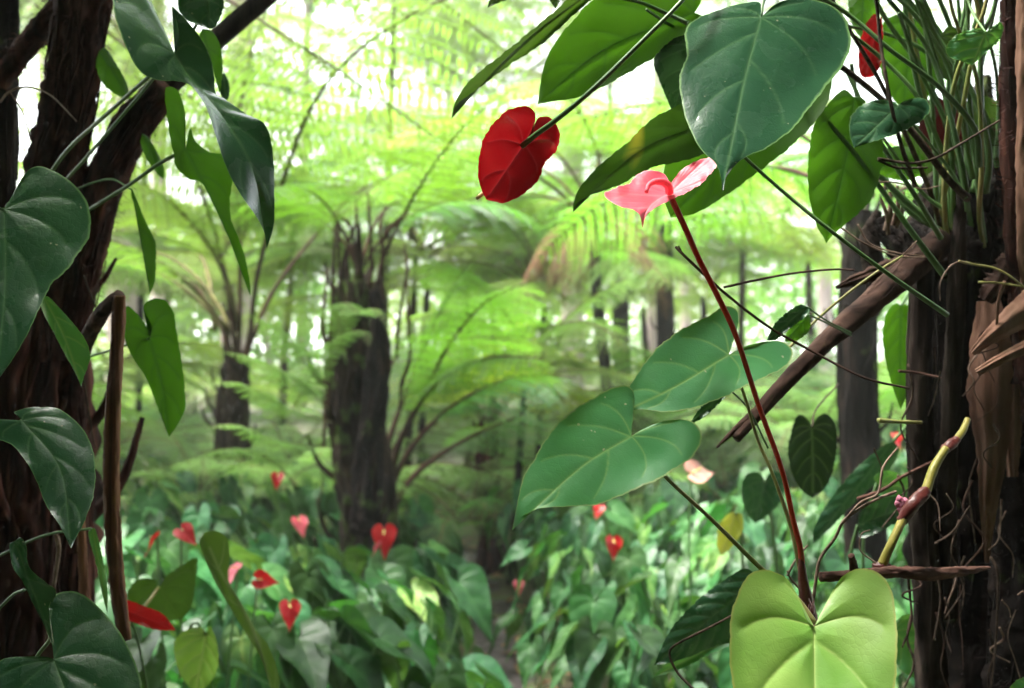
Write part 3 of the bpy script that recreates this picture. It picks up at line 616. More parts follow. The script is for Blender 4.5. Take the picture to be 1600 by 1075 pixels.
bed(120, lambda y: rs.uniform(-.56*y, -.09*y), (2.9, 5.8), .245, .50, R(-28), 9, 'leafy green anthurium plant in the dense bed left of the path', 'anthurium plants in the bed left of the path', .12)
bed(110, lambda y: rs.uniform(.0*y, .55*y), (2.9, 5.8), .185, .55, R(-115), 9, 'leafy green anthurium plant in the dense bed right of the path', 'anthurium plants in the bed right of the path', .10)
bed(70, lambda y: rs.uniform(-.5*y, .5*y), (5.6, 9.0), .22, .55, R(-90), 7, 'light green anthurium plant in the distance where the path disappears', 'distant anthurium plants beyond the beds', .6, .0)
# flowers and plants carrying them
def flower(px, py, d, wpx, mat, label, az, tilt=.5, roll=0., group=None):
    p = at(px, py, d); gx, gy = p[0]+random.uniform(-.08, .08), p[1]+random.uniform(0, .12); z = float(gz(gx, gy))
    root = thing('flowering_anthurium', label, 'flower', (gx, gy, z), group)
    q = tuple(p-np.array([gx, gy, z])); stick(root, PET, 'flower_stalk', (0, 0, 0), q)
    s = wpx*d/F*.9
    o = bpy.data.objects.new('spathe', SP[mat]); C.objects.link(o); o.parent = root; o.location = q; o.scale = (s, s, s); o.rotation_euler = (roll+random.uniform(-.5, .5), tilt, R(az+random.uniform(-25, 25)))
    x = bpy.data.objects.new('spadix', SPX); C.objects.link(x); x.parent = o; x.scale = (.6, .6, .6)
    for i in range(3):
        a = R(-90)+random.gauss(0, 1); pp = (math.cos(a)*.15, math.sin(a)*.15, q[2]*random.uniform(.45, .75)); stick(root, PET, 'petiole', (0, 0, 0), pp)
        l = bpy.data.objects.new('leaf', TM[i]); C.objects.link(l); l.parent = root; l.location = pp; l.scale = (.2, .2, .2); l.rotation_euler = (0, random.uniform(.3, .9), a)
for a in [(284, 828, 2.6, 42, 'redb', 'red anthurium flower facing right above a split stalk at lower left', -30, .6, .6), (246, 838, 2.62, 40, 'red', 'dark red anthurium flower seen edge-on beside a brighter one', -150, .9, .5),
          (372, 886, 2.7, 42, 'pink', 'pink anthurium flower with a pale spadix at lower left', -120, .9, .2), (402, 905, 2.75, 40, 'redb', 'narrow red anthurium flower pointing right beside the pink one', 0, .25, 1.1),
          (452, 945, 3.0, 46, 'redb', 'round bright red anthurium flower in the middle of the left bed', -90, 1.1, 0), (600, 828, 4.2, 52, 'redb', 'bright red anthurium flower upright at the foot of the thick trunk', -90, 1.3, .2),
          (594, 850, 4.15, 26, 'pink', 'small pink flower just under the bright red one at the thick trunk', -150, .9, .3), (466, 812, 4.6, 36, 'pink', 'pale pink-red flower left of the thick trunk', -60, .9, 0), (434, 742, 4.7, 28, 'red', 'small dark red flower hanging between the two left trunks', -70, 1.1, .2),
          (958, 843, 3.9, 38, 'redb', 'bright red flower pointing down in the right bed', -80, 1.3, 0), (937, 792, 4.4, 26, 'redb', 'orange-red flower just under the large mid-green leaf', -100, .9, 0), (868, 955, 4.2, 24, 'redb', 'small red flower low in the right bed near the path', -90, 1.2, 0),
          (810, 910, 4.6, 24, 'pink', 'small salmon flower at the left edge of the right bed', -90, 1.1, 0), (1022, 897, 3.8, 22, 'redb', 'small red flower deep in the right bed', -90, .9, 0), (685, 978, 3.9, 22, 'redb', 'small red flower beside the path on its left', -90, 1, 0),
          (860, 922, 4.4, 26, 'redb', 'thin red flower seen edge-on in the right bed', -140, 1.2, .9), (700, 842, 5.8, 22, 'pink', 'pale pink flower where the path disappears', -90, 1, 0), (640, 905, 4.6, 14, 'pink', 'tiny pink bud above the left bed leaves', -90, 1, 0),
          (1080, 740, 3.2, 60, 'palep', 'washed-out pink flower lying flat behind the long red stalk', 15, .02, 1.2), (1398, 680, 3.6, 26, 'redb', 'small red flower glimpsed behind the bark posts', -90, 1, 0)]:
    flower(*a)
# ---------------------------------------------------------------- near right plant: pink flower
pk = thing('anthurium_plant', 'nearest anthurium with a pink flower on a long red stalk above two big green leaves', 'plant', at(1268, 975, 1.0))
hero_leaf(pk, G['mid'], .95, (987, 681), (800, 829), [(986, 668), (990, 634), (990, 613), (980, 603), (959, 605), (926, 622), (888, 647), (859, 676), (834, 718), (817, 748), (808, 789)],
          [(1010, 668), (1043, 657), (1077, 657), (1093, 670), (1096, 689), (1081, 714), (1035, 745), (984, 768), (938, 787), (897, 791), (846, 794), (812, 809)], g=(.012, -.035), mid=[(905, 732)], cup=.006, vw=1.3, label='mid-green heart leaf, lower of the pair')
hero_leaf(pk, G['mid'], 1.02, (1139, 554), (960, 650), [(1142, 544), (1146, 530), (1153, 509), (1153, 488), (1142, 479), (1127, 480), (1106, 494), (1064, 515), (1026, 544), (1001, 576), (985, 601), (970, 630)],
          [(1165, 541), (1194, 534), (1223, 534), (1238, 547), (1236, 563), (1215, 580), (1169, 601), (1127, 622), (1077, 639), (1035, 643), (1001, 639), (978, 644)], g=(.01, -.04), mid=[(1050, 607)], cup=.006, vw=1.3, label='darker heart leaf, upper of the pair')
hero_leaf(pk, G['lime'], .90, (1272, 979), (1275, 1290), [(1262, 969), (1251, 944), (1234, 909), (1213, 895), (1188, 890), (1167, 902), (1153, 927), (1143, 958), (1140, 1000), (1143, 1060), (1160, 1130), (1200, 1210), (1245, 1265)],
          [(1290, 944), (1307, 913), (1324, 895), (1345, 888), (1366, 892), (1384, 906), (1395, 930), (1400, 965), (1402, 1014), (1398, 1073), (1385, 1130), (1345, 1210), (1300, 1265)], g=(0, -.03), cup=.022, nv=4, vw=1.5, quilt=.010, label='young lime-green heart leaf')
petiole(pk, G['stemb'], [(1275, 975, .95), (1240, 930, .97), (1190, 889, .98), (1110, 810, .97), (1039, 744, .955), (987, 681, .953)], [9, 8, 7, 6, 6])
petiole(pk, G['stemb'], [(1262, 950, 1.0), (1248, 880, 1.0), (1235, 820, 1.01), (1205, 735, 1.02), (1185, 690, 1.03), (1162, 615, 1.03), (1140, 556, 1.025)], [8, 7, 6, 5, 5])
petiole(pk, G['sheath'], [(1272, 990, .94), (1272, 982, .925), (1272, 979, .905)], [10, 8, 6])
mb = MB(); pxtube(mb, [(1264, 960, .985), (1256, 925, .985), (1251, 860, .985), (1240, 815, .985), (1222, 735, .985), (1185, 632, .985), (1150, 525, .985), (1120, 460, .985), (1092, 405, .985), (1070, 355, .985), (1048, 308, .985)], [11, 9, 8, 8, 8, 9, 9, 10], n=60, seg=10)
mb.build('flower_stalk', G['stemr'], pk)
# the pink spathe: horizontal, seen from just above its rim, tip hanging towards us
pf = hero_leaf(pk, G['pink'], .985, (1046, 302), (1004, 358, -.055), [(1047, 290, .01), (1038, 272, .03), (1018, 266, .028), (998, 271, .015), (983, 286, 0), (962, 293, -.015), (944, 303, -.03), (953, 314, -.04), (970, 323, -.047), (987, 327, -.05), (998, 334, -.053), (1002, 345, -.055)],
          [(1050, 284, .01), (1072, 260, .012), (1106, 246, .012), (1119, 250, .005), (1117, 263, -.005), (1094, 288, -.012), (1070, 302, -.018), (1048, 312, -.028), (1026, 324, -.038), (1013, 333, -.046), (1007, 344, -.052)],
          mid=[(1025, 313, -.02), (1010, 330, -.042)], cup=.002, quilt=.001, nv=4, vw=1.6, name='spathe', M=30)
mb = MB(); pxtube(mb, [(1046, 300, .975), (1044, 290, .962), (1034, 284, .955), (1022, 284, .95), (1013, 290, .945), (1010, 300, .94)], [13, 13, 12, 10, 8, 6], n=30, seg=10, bump=.12); mb.build('spadix', G['spadixp'], pf)
mb = MB(); pxtube(mb, [(1268, 985, .99), (1262, 950, .985), (1254, 900, .985), (1250, 840, .985)], [26, 22, 12, 2], seg=10, n=20, ridge=.08); mb.build('sheath', G['sheath'], pk)
for i in range(9):
    mb = MB(); a = i*.7; x0 = 1264+9*math.sin(a*3); pxtube(mb, [(x0, 935+i*3, .975), (x0+6*math.cos(a*5), 955+i*2, .965), (x0+9*math.sin(a*2), 972, .968)], [1.5, 2.5, 1], seg=5, n=10); mb.build('sheath_fibre', G['sheath'], pk)
mb = MB(); pxtube(mb, [(1268, 1090, 1.02), (1268, 1020, 1.01), (1267, 960, 1.0)], [26, 24, 20], seg=12, n=20, ridge=.06); mb.build('stem', G['sheath'], pk)
# ---------------------------------------------------------------- upper right clump
uc = thing('anthurium_plant', 'large anthurium clump hanging at upper right with dark heart leaves and a deep red flower', 'plant', at(1500, 330, 1.3))
LF = lambda *a, **k: hero_leaf(uc, *a, **k)
LF(G['dark'], 1.0, (1189, 27), (1129, 301), [(1197, 20), (1211, 7), (1237, -2), (1270, 0), (1300, 9), (1320, 28), (1327, 50), (1329, 75), (1313, 107), (1292, 134), (1273, 158), (1250, 188), (1229, 210), (1196, 232), (1166, 245), (1145, 262), (1134, 280)],
   [(1187, 4), (1160, 5), (1130, 13), (1100, 24), (1077, 37), (1070, 52), (1073, 85), (1064, 112), (1061, 134), (1066, 160), (1070, 182), (1080, 205), (1090, 226), (1103, 242), (1117, 254), (1126, 275)], g=(.01, -.045), mid=[(1160, 140)], cup=-.014, quilt=.0035, vw=1.5, label='biggest dark blue-green heart leaf')
LF(G['under'], 1.12, (1085, 20), (840, 163), [(1095, 0), (1080, -25), (1030, -40), (975, -25), (927, 0), (897, 30), (867, 67), (850, 103), (844, 134)],
   [(1105, 30), (1090, 48), (1072, 56), (1035, 82), (998, 104), (953, 130), (908, 151), (867, 158)], g=(.01, .0), mid=[(942, 78)], cup=-.01, side=-1, vw=2.2, label='backlit green underside of a leaf')
LF(G['olive'], 1.08, (940, -25), (705, 186), [(930, -40), (905, -20), (875, 10), (838, 41), (793, 78), (737, 123), (712, 158)], [(945, -15), (923, 0), (886, 33), (849, 67), (793, 104), (745, 140), (715, 162)], g=(.02, .03), mid=[(815, 68)], cup=.02, side=1, vw=2, label='dark narrow leaf seen edge-on')
LF(G['patch'], 1.10, (1150, 180), (895, 332), [(1150, 160), (1130, 150), (1095, 152), (1061, 164), (1016, 188), (983, 220), (938, 257), (908, 290), (897, 313)], [(1160, 195), (1150, 225), (1100, 241), (1065, 252), (1016, 263), (968, 289), (923, 305), (903, 316)], g=(.01, 0), mid=[(1005, 232)], cup=-.012, side=-1, vw=2, label='dark leaf with a yellow patch')
LF(G['under'], 1.2, (1262, 90), (1048, 340), [(1240, 70), (1200, 90), (1150, 130), (1090, 200), (1040, 258), (1038, 310)], [(1285, 80), (1300, 120), (1288, 170), (1242, 223), (1179, 273), (1130, 308), (1090, 332), (1065, 338)], g=(0, 0), mid=[(1150, 230)], cup=-.015, side=-1, vw=2.2, label='green underside of the leaf behind the biggest leaf')
LF(G['dark'], 1.12, (1085, 70), (1052, 178), [(1075, 55), (1050, 62), (1022, 92), (1030, 125), (1044, 160)], [(1100, 60), (1130, 90), (1110, 130), (1080, 165), (1062, 172)], g=(.02, .02), cup=.01, vw=1.6)
LF(G['under'], 1.22, (1335, 152), (1291, 381), [(1318, 140), (1296, 160), (1273, 192), (1263, 246), (1264, 304), (1275, 350), (1286, 370)], [(1350, 155), (1372, 190), (1380, 232), (1376, 268), (1363, 308), (1345, 330), (1313, 357), (1298, 371)], mid=[(1322, 250)], cup=-.012, side=-1, vw=2.4, quilt=.005, label='hanging green leaf seen from below')
LF(G['under'], 1.42, (1425, 30), (1412, 172), [(1412, 22), (1385, 30), (1372, 60), (1376, 110), (1392, 150)], [(1440, 22), (1470, 45), (1480, 90), (1465, 135), (1435, 163)], cup=-.01, side=-1, vw=2)
LF(G['under'], 1.5, (1350, -10), (1345, 60), [(1340, -20), (1325, 0), (1332, 40)], [(1360, -20), (1375, 0), (1362, 40)], cup=.01, side=-1)
LF(G['dark'], 1.15, (1403, 165), (1334, 231), [(1395, 158), (1371, 156), (1348, 163), (1331, 180), (1327, 198), (1329, 215)], [(1412, 158), (1430, 153), (1447, 156), (1453, 172), (1438, 190), (1403, 208), (1362, 222)], cup=-.004, vw=1.5, g=(0, -.03), label='small dark leaf crossed by stems')
LF(G['mid'], 1.12, (1541, 50), (1519, 102), [(1530, 44), (1510, 48), (1490, 58), (1478, 74), (1482, 88), (1500, 95)], [(1550, 45), (1562, 34), (1568, 45), (1562, 62), (1545, 78), (1530, 92)], cup=-.003, vw=1.4, label='small green leaf beside the red-brown trunk')
LF(G['olive'], 1.3, (1300, 0), (1250, -60), [(1290, 10), (1270, 0), (1255, -30)], [(1340, -5), (1330, -40), (1280, -60)], cup=.01)
LF(G['olive'], 1.35, (1470, 55), (1500, 130), [(1460, 60), (1450, 85), (1470, 120)], [(1485, 40), (1512, 60), (1515, 100)], cup=.01)
LF(G['olive'], 1.1, (860, -30), (868, 14), [(850, -30), (845, -15), (858, 0)], [(875, -30), (885, -15), (876, 0)], cup=.004)
LF(G['olive'], 1.1, (800, -30), (762, 12), [(790, -30), (775, -15), (765, 0)], [(815, -30), (800, -5), (780, 4)], cup=.004)
LF(G['under'], 1.3, (1445, 255), (1360, 255), [(1440, 240), (1410, 228), (1380, 235)], [(1445, 270), (1410, 282), (1375, 272)], cup=.01, side=-1)
# deep red flower seen from behind
rf = LF(G['red'], 1.03, (818, 227), (760, 312), [(830, 205), (837, 186), (833, 172), (819, 166), (789, 175), (760, 208), (750, 238), (747, 272), (751, 292), (755, 303)],
   [(836, 203), (840, 186), (856, 182), (869, 194), (875, 216), (867, 238), (849, 258), (845, 275), (832, 291), (815, 305), (789, 317), (774, 315)], g=(.02, .015), mid=[(790, 268)], cup=.022, quilt=.006, side=1, nv=4, vw=1.6, name='spathe', label='deep red spathe seen from behind')
mb = MB(); pxtube(mb, [(785, 272, 1.07), (764, 294, 1.05), (745, 310, 1.04)], [10, 10, 6], seg=8, n=14); mb.build('spadix', G['spadix'], rf)
mb = MB(); pxtube(mb, [(816, 228, 1.02), (840, 208, 1.0), (868, 188, .985), (930, 136, .97), (1046, 22, .97), (1100, -30, 1.0), (1220, -90, 1.1), (1400, -40, 1.25), (1500, 160, 1.32), (1510, 320, 1.34)], [9, 7, 6.5, 7, 7, 8, 8], n=70); mb.build('flower_stalk', G['stem'], uc)
# two red flowers behind the stems
hero_leaf(uc, G['red'], 1.32, (1374, 30), (1352, 122), [(1366, 22), (1352, 40), (1342, 75), (1342, 105), (1346, 118)], [(1378, 28), (1380, 60), (1378, 95), (1366, 118)], cup=.006, side=1, nv=3, name='spathe', label='bright red spathe behind the stems')
hero_leaf(uc, leafmat('spathe_dark_crimson', (.10, .002, .006), (.07, .001, .004), (.08, .001, .003), None, .4, .15), 1.42, (1480, 160), (1462, 252), [(1460, 150), (1442, 170), (1436, 200), (1445, 235)], [(1495, 150), (1506, 180), (1505, 215), (1485, 245)], cup=.006, side=1, nv=3, name='spathe', label='dark red spathe near the trunk')  # darker crimson than the other red spathes
ST = [([(1240, 130), (1264, 158), (1336, 241), (1434, 375), (1475, 430)], 8, 'stem', 1.18), ([(1210, 120), (1300, 118), (1318, 103), (1371, 214), (1434, 312), (1470, 372)], 7, 'stem', 1.2),
      ([(1290, 95), (1318, 107), (1389, 165), (1429, 210), (1479, 277), (1512, 310)], 10, 'rootd', 1.17), ([(1200, -25), (1287, 0), (1336, 31), (1389, 76), (1465, 134), (1522, 200), (1530, 260)], 8, 'stem', 1.16),
      ([(1310, 40), (1336, 58), (1385, 98), (1434, 152), (1470, 230), (1500, 300)], 7, 'stem', 1.25), ([(1370, -30), (1389, 0), (1452, 80), (1492, 210), (1510, 300)], 8, 'stem', 1.2),
      ([(1400, -30), (1420, 0), (1470, 67), (1523, 152), (1545, 240), (1540, 300)], 9, 'stem', 1.28), ([(1404, 20), (1438, 112), (1478, 190), (1506, 270), (1512, 330)], 7, 'stem', 1.23),
      ([(1362, -30), (1369, 0), (1376, 67), (1389, 147), (1407, 223), (1430, 290)], 6, 'rootd', 1.12), ([(1430, -30), (1443, 0), (1479, 80), (1541, 188), (1560, 260)], 10, 'stem', 1.32),
      ([(1136, 215), (1168, 250), (1229, 304), (1300, 362), (1389, 429), (1480, 492)], 6.5, 'stem', 1.05), ([(1532, -20), (1534, 45), (1532, 134), (1537, 260)], 9, 'stem', 1.3),
      ([(1545, 60), (1556, 110), (1560, 170), (1556, 250)], 6, 'stem', 1.3), ([(1318, 40), (1389, 54), (1452, 85), (1496, 140), (1522, 230)], 7, 'stem', 1.35), ([(1330, 100), (1345, 180), (1380, 270), (1420, 330), (1470, 360)], 7, 'stem', 1.3),
      ([(1270, 150), (1310, 195), (1380, 280), (1450, 345)], 9, 'stem', 1.27), ([(1189, 27), (1200, -10), (1260, -40), (1380, -20), (1480, 100), (1520, 280)], 7, 'stem', 1.25), ([(930, -8), (994, 2), (1040, 20), (1074, 36)], 6, 'stem', 1.03),
      ([(1010, 15), (1040, 35), (1072, 52)], 5, 'stem', 1.06), ([(1460, -20), (1490, 60), (1500, 150), (1520, 250)], 9, 'stem', 1.36), ([(1335, 152), (1390, 230), (1440, 300), (1480, 330)], 5, 'stem', 1.24),
      ([(1403, 166), (1440, 210), (1480, 260), (1510, 310)], 5, 'stem', 1.18), ([(1541, 52), (1520, 20), (1505, -20)], 4, 'stem', 1.14), ([(1560, -10), (1530, 130), (1535, 220), (1520, 300)], 7, 'stem', 1.38), ([(1430, 60), (1440, 160), (1470, 260), (1490, 320)], 6, 'stem', 1.4)]
for p, w_, m, d in ST:
    mb = MB(); pxtube(mb, [(x, y, d+.02*math.sin(i*1.3)+(.06*(i/(len(p)-1)))) for i, (x, y) in enumerate(p)], [w_*.85, w_*.9, w_, w_*1.3], n=44, seg=8); mb.build('petiole', G[m], uc)
rq = random.Random(9)
for i in range(15):
    x1 = rq.uniform(1300, 1570); x0 = 1495+rq.uniform(-35, 45); d0 = rq.uniform(1.26, 1.45); k_ = rq.uniform(-22, 22)
    mb = MB(); pxtube(mb, [(x0+10, 400, 1.53), (x0, 335, d0+.03), (x0+(x1-x0)*.18+k_*.6, 250, d0), (x0+(x1-x0)*.55+k_, 120, d0-.03), (x1, rq.uniform(-20, 20), d0-.05), (x1-rq.uniform(0, 60), -120, d0-.05)], [rq.uniform(8, 12), 8, rq.uniform(4, 8)], n=36, seg=7, bump=.06, seed=i); mb.build('petiole', G[rq.choice(['stem', 'stemb', 'rootd', 'stem'])], uc)
LF(G['olive'], 1.5, (1540, 150), (1470, 260), [(1520, 150), (1490, 180), (1470, 220)], [(1560, 165), (1545, 220), (1500, 255)], cup=.01, side=-1)
LF(G['olive'], 1.55, (1420, 200), (1475, 290), [(1435, 195), (1465, 220), (1480, 260)], [(1408, 215), (1415, 255), (1450, 285)], cup=.01, side=-1)
# ---------------------------------------------------------------- right trunk mass
rt = thing('old_tree', 'dark fibrous trunk mass filling the right edge, wrapped in posts of old stalk and roots', 'tree', at(1570, 1100, 1.5))
mb = MB()
trunk_mesh(mb, [at(1580, 1500, 1.62), at(1570, 1100, 1.6), at(1560, 800, 1.58), at(1575, 500, 1.55), at(1600, 330, 1.53), at(1640, 150, 1.5)], [.13, .12, .115, .11, .07, .03], 5, bump=.3, ridge=.10, seg=64, n=120, roots=90, stubs=10, hairs=4000)
mb.build('trunk', G['bark'], rt)
def post(pts, w_, mat, name='limb', seed=0, ridge=.07, bump=.18, seg=28, n=80, parent=None, roots=8):
    mb = MB(); P = cr(np.array(pts, float), 24); ww = np.interp(np.linspace(0, 1, 24), np.linspace(0, 1, len(w_)), w_)*P[:, 2]/F/2
    PP = [at(*p) for p in P]; trunk_mesh(mb, PP, ww, seed, bump=bump, ridge=ridge, seg=seg, n=n, roots=roots, stubs=0, hairs=roots*35 if mat in ('bark', 'barkr') else 0); return mb.build(name, G[mat], parent or rt)
post([(1588, -60, 1.28), (1590, 100, 1.29), (1594, 250, 1.3), (1600, 400, 1.32), (1612, 560, 1.36), (1625, 700, 1.45)], [46, 50, 52, 50, 50, 50], 'barkr', seed=2, roots=24)
post([(1600, -60, 1.22), (1603, 150, 1.22), (1604, 380, 1.24), (1612, 470, 1.3)], [22, 26, 28, 24], 'peel', seed=3)
post([(1444, 380, 1.36), (1438, 500, 1.36), (1436, 640, 1.36), (1442, 800, 1.37), (1450, 950, 1.38), (1460, 1150, 1.4)], [34, 36, 38, 40, 44, 50], 'wood', seed=4, name='post')
post([(1502, 300, 1.3), (1496, 420, 1.3), (1490, 540, 1.31), (1484, 660, 1.33), (1480, 780, 1.36), (1478, 960, 1.4)], [16, 27, 27, 26, 28, 34], 'wood', seed=5, name='post')
post([(1520, 280, 1.5), (1500, 420, 1.5), (1490, 600, 1.5), (1500, 800, 1.5), (1510, 1150, 1.52)], [70, 95, 100, 110, 130], 'bark', seed=6, bump=.3, roots=30)
post([(1560, 420, 1.52), (1535, 320, 1.52), (1520, 240, 1.53), (1528, 180, 1.55), (1540, 120, 1.56)], [120, 112, 84, 50, 14], 'bark', seed=31, bump=.35, roots=40, seg=40)
post([(1440, 395, 1.5), (1455, 340, 1.5), (1480, 290, 1.5), (1520, 270, 1.5)], [60, 60, 56, 60], 'bark', seed=32, bump=.3, roots=20)
post([(1580, 700, 1.42), (1590, 850, 1.42), (1600, 1150, 1.42)], [70, 80, 100], 'bark', seed=7, bump=.3, roots=30)
post([(1380, 340, 1.45), (1400, 370, 1.44), (1450, 395, 1.42), (1520, 390, 1.42)], [30, 60, 75, 60], 'bark', seed=8, bump=.35, name='crown_stump', roots=14)
post([(1372, 470, 1.5), (1365, 420, 1.5), (1360, 370, 1.5), (1372, 330, 1.5)], [26, 34, 30, 12], 'wood', seed=9, name='crown_stump')
for i, (x0, y0, x1, y1, w_) in enumerate([(1390, 300, 1384, 360, 9), (1402, 290, 1396, 352, 8), (1376, 310, 1388, 366, 7), (1412, 300, 1400, 356, 7)]):
    mb = MB(); pxtube(mb, [(x0, y0, 1.36), ((x0+x1)/2+4, (y0+y1)/2, 1.36), (x1, y1, 1.37)], [w_*.6, w_, w_], seg=7, n=14); mb.build('stalk_stub', G['root'], rt)
# peeling bark
def ribbon(pts, wpx, mat, name, parent, curl=.35, thick=.0022, seed=0, label=None, n=70, m=18, ragged=.08):
    P = cr(np.array(pts, float), n); A = np.array([at(*p) for p in P]); T, _, _ = frames(A)
    ww = np.interp(np.linspace(0, 1, n), np.linspace(0, 1, len(wpx)), wpx)*P[:, 2]/F/2
    view = A-np.array([0, 0, CAMZ]); view /= np.linalg.norm(view, axis=1)[:, None]
    S = np.cross(T, view); S /= np.linalg.norm(S, axis=1)[:, None]
    rs_ = np.random.default_rng(seed); v = np.linspace(-1, 1, m)
    k1 = np.convolve(rs_.normal(0, 1, n+6), np.ones(3)/3, 'same')[3:-3]*ragged; k2 = np.convolve(rs_.normal(0, 1, n+6), np.ones(3)/3, 'same')[3:-3]*ragged
    off = v[None]*(1+np.where(v[None] > 0, k1[:, None], k2[:, None])*np.abs(v[None]))
    depth = curl*(v[None]**2)*ww[:, None]+.0012*np.sin(v*9+seed)[None]+.001*np.sin(np.arange(n)/4.)[:, None]*v[None]
    top = A[:, None]+S[:, None]*(off*ww[:, None])[..., None]+view[:, None]*depth[..., None]
    bot = top+view[:, None]*thick
    mb = MB(); f = grid_faces(n, m); mb.add(top, f); mb.add(bot, f[:, ::-1])
    for e0 in (0, m-1):
        mb.add(np.stack([top[:, e0], bot[:, e0]], 1), grid_faces(n, 2))
    return mb.build(name, G[mat], parent, label=label)
ribbon([(1545, 470, 1.36), (1548, 540, 1.34), (1546, 620, 1.33), (1550, 700, 1.33), (1545, 780, 1.34), (1543, 830, 1.36), (1542, 880, 1.38)], [34, 60, 66, 52, 36, 22, 6], 'peel', 'bark_sheet', rt, curl=.5, seed=1)
ribbon([(1582, 600, 1.36), (1580, 680, 1.36), (1582, 745, 1.37)], [20, 30, 16], 'peel', 'bark_sheet', rt, curl=.6, seed=2)
ribbon([(1519, 552, 1.24), (1545, 528, 1.22), (1575, 505, 1.21), (1625, 470, 1.22)], [10, 26, 44, 60], 'peel', 'bark_curl', rt, curl=1.0, seed=3, ragged=.04)
ribbon([(1526, 582, 1.22), (1560, 563, 1.21), (1590, 548, 1.2), (1630, 530, 1.2)], [12, 17, 20, 26], 'peel', 'bark_curl', rt, curl=1.2, seed=4, ragged=.04)
ribbon([(1440, 160+250, 1.34), (1380, 425, 1.33), (1330, 440, 1.34), (1306, 450, 1.35)], [50, 36, 22, 5], 'stickd', 'bark_sheet', rt, curl=.5, seed=5, ragged=.2)
ribbon([(1580, 400, 1.34), (1560, 440, 1.33), (1540, 470, 1.33)], [30, 40, 26], 'stickd', 'bark_sheet', rt, curl=.6, seed=6, ragged=.2)
rs = random.Random(77)
RT = [([(1366, 285), (1400, 285), (1440, 295), (1470, 290)], 3, 'root', 1.28), ([(1345, 305), (1352, 290), (1380, 284)], 3, 'root', 1.28), ([(1286, 340), (1320, 360), (1350, 380), (1400, 400), (1450, 402)], 3.5, 'root', 1.22), ([(1340, 350), (1360, 380), (1400, 395), (1450, 400)], 3, 'root', 1.24),
      ([(1500, 408), (1520, 413), (1550, 418), (1575, 430), (1605, 452)], 4.5, 'stemb', 1.2), ([(1500, 408), (1485, 416), (1470, 440), (1468, 470)], 3, 'root', 1.2), ([(1528, 441), (1560, 442), (1600, 448)], 4, 'stemb', 1.22), ([(1570, 440), (1560, 470), (1556, 510)], 6, 'peel', 1.22),
      ([(1410, 400), (1425, 385), (1432, 376)], 3, 'root', 1.2), ([(1372, 248), (1420, 255), (1460, 248), (1500, 225), (1562, 188)], 5, 'rootd', 1.15), ([(1372, 250), (1400, 262), (1450, 262)], 5, 'rootd', 1.15), ([(1470, 580), (1462, 620), (1450, 650)], 3, 'rootd', 1.27),
      ([(1340, 780), (1380, 765), (1410, 745), (1460, 720)], 7, 'stick', 1.33), ([(1370, 880), (1345, 860), (1345, 835), (1360, 828)], 3, 'root', 1.1), ([(1365, 700), (1378, 740), (1365, 780)], 3, 'rootd', 1.2), ([(1450, 770), (1465, 790), (1470, 830)], 2.5, 'root', 1.15),
      ([(1460, 850), (1490, 830), (1515, 790)], 4, 'rootd', 1.3), ([(1548, 870), (1560, 900), (1556, 1000), (1548, 1075)], 5, 'rootd', 1.3), ([(1565, 780), (1560, 840), (1545, 860)], 3, 'root', 1.3), ([(1590, 930), (1600, 925), (1610, 950)], 3, 'root', 1.2), ([(1565, 938), (1575, 950), (1580, 965)], 2.5, 'root', 1.2),
      ([(1372, 657), (1400, 659), (1440, 660)], 8, 'stemb', 1.25), ([(1404, 580), (1430, 582), (1470, 590)], 5, 'stick', 1.32), ([(1330, 980), (1350, 1000), (1345, 1020)], 3, 'root', 1.3), ([(1460, 1000), (1470, 940), (1465, 900)], 5, 'rootd', 1.33), ([(1520, 650), (1530, 700), (1515, 760), (1525, 850)], 4, 'rootd', 1.36)]
for i in range(26):
    x = rs.uniform(1400, 1590); y = rs.uniform(500, 1000); l = rs.uniform(40, 160)
    RT.append(([(x, y), (x+rs.uniform(-14, 14), y+l*.33), (x+rs.uniform(-20, 20), y+l*.66), (x+rs.uniform(-26, 26), y+l)], rs.uniform(1.5, 5), rs.choice(['rootd', 'rootd', 'root', 'stickd']), rs.uniform(1.3, 1.38)))
for p, w_, m, d in RT:
    mb = MB(); pxtube(mb, [(x+rs.uniform(-1, 1), y, d+rs.uniform(-.01, .01)) for x, y in p], [w_, w_*.8, w_*.6], n=30, seg=6, bump=.25, seed=int(p[0][0])); mb.build('aerial_root', G[m], rt)
# fallen fern stalk, sticks, twigs
fb = thing('fallen_branch', 'thick dark brown dead stalk slanting down-left from the trunk mass, its lower end torn', 'branch', at(1290, 530, 1.2))
post([(1470, 378, 1.32), (1415, 425, 1.28), (1350, 482, 1.24), (1290, 535, 1.21), (1230, 595, 1.18), (1185, 645, 1.17), (1150, 686, 1.16)], [44, 46, 40, 34, 27, 24, 15], 'stickd', name='stalk', seed=12, ridge=.05, bump=.12, parent=fb, roots=10)
post([(1190, 636, 1.17), (1150, 670, 1.165), (1120, 699, 1.16)], [16, 10, 3], 'stickd', name='splinter', seed=13, parent=fb, roots=0)
hs_ = thing('stick', 'horizontal reddish-brown stick lying behind the lime-green leaf', 'stick', at(1400, 895, 1.08))
post([(1282, 902, 1.06), (1330, 898, 1.07), (1400, 894, 1.09), (1470, 896, 1.12), (1546, 887, 1.16)], [14, 15, 20, 17, 5], 'stick', name='stick_body', seed=14, ridge=.08, bump=.25, parent=hs_, roots=4)
post([(1334, 895, 1.06), (1333, 880, 1.055), (1330, 868, 1.05)], [14, 12, 10], 'stick', name='knot', seed=15, parent=hs_, roots=0)
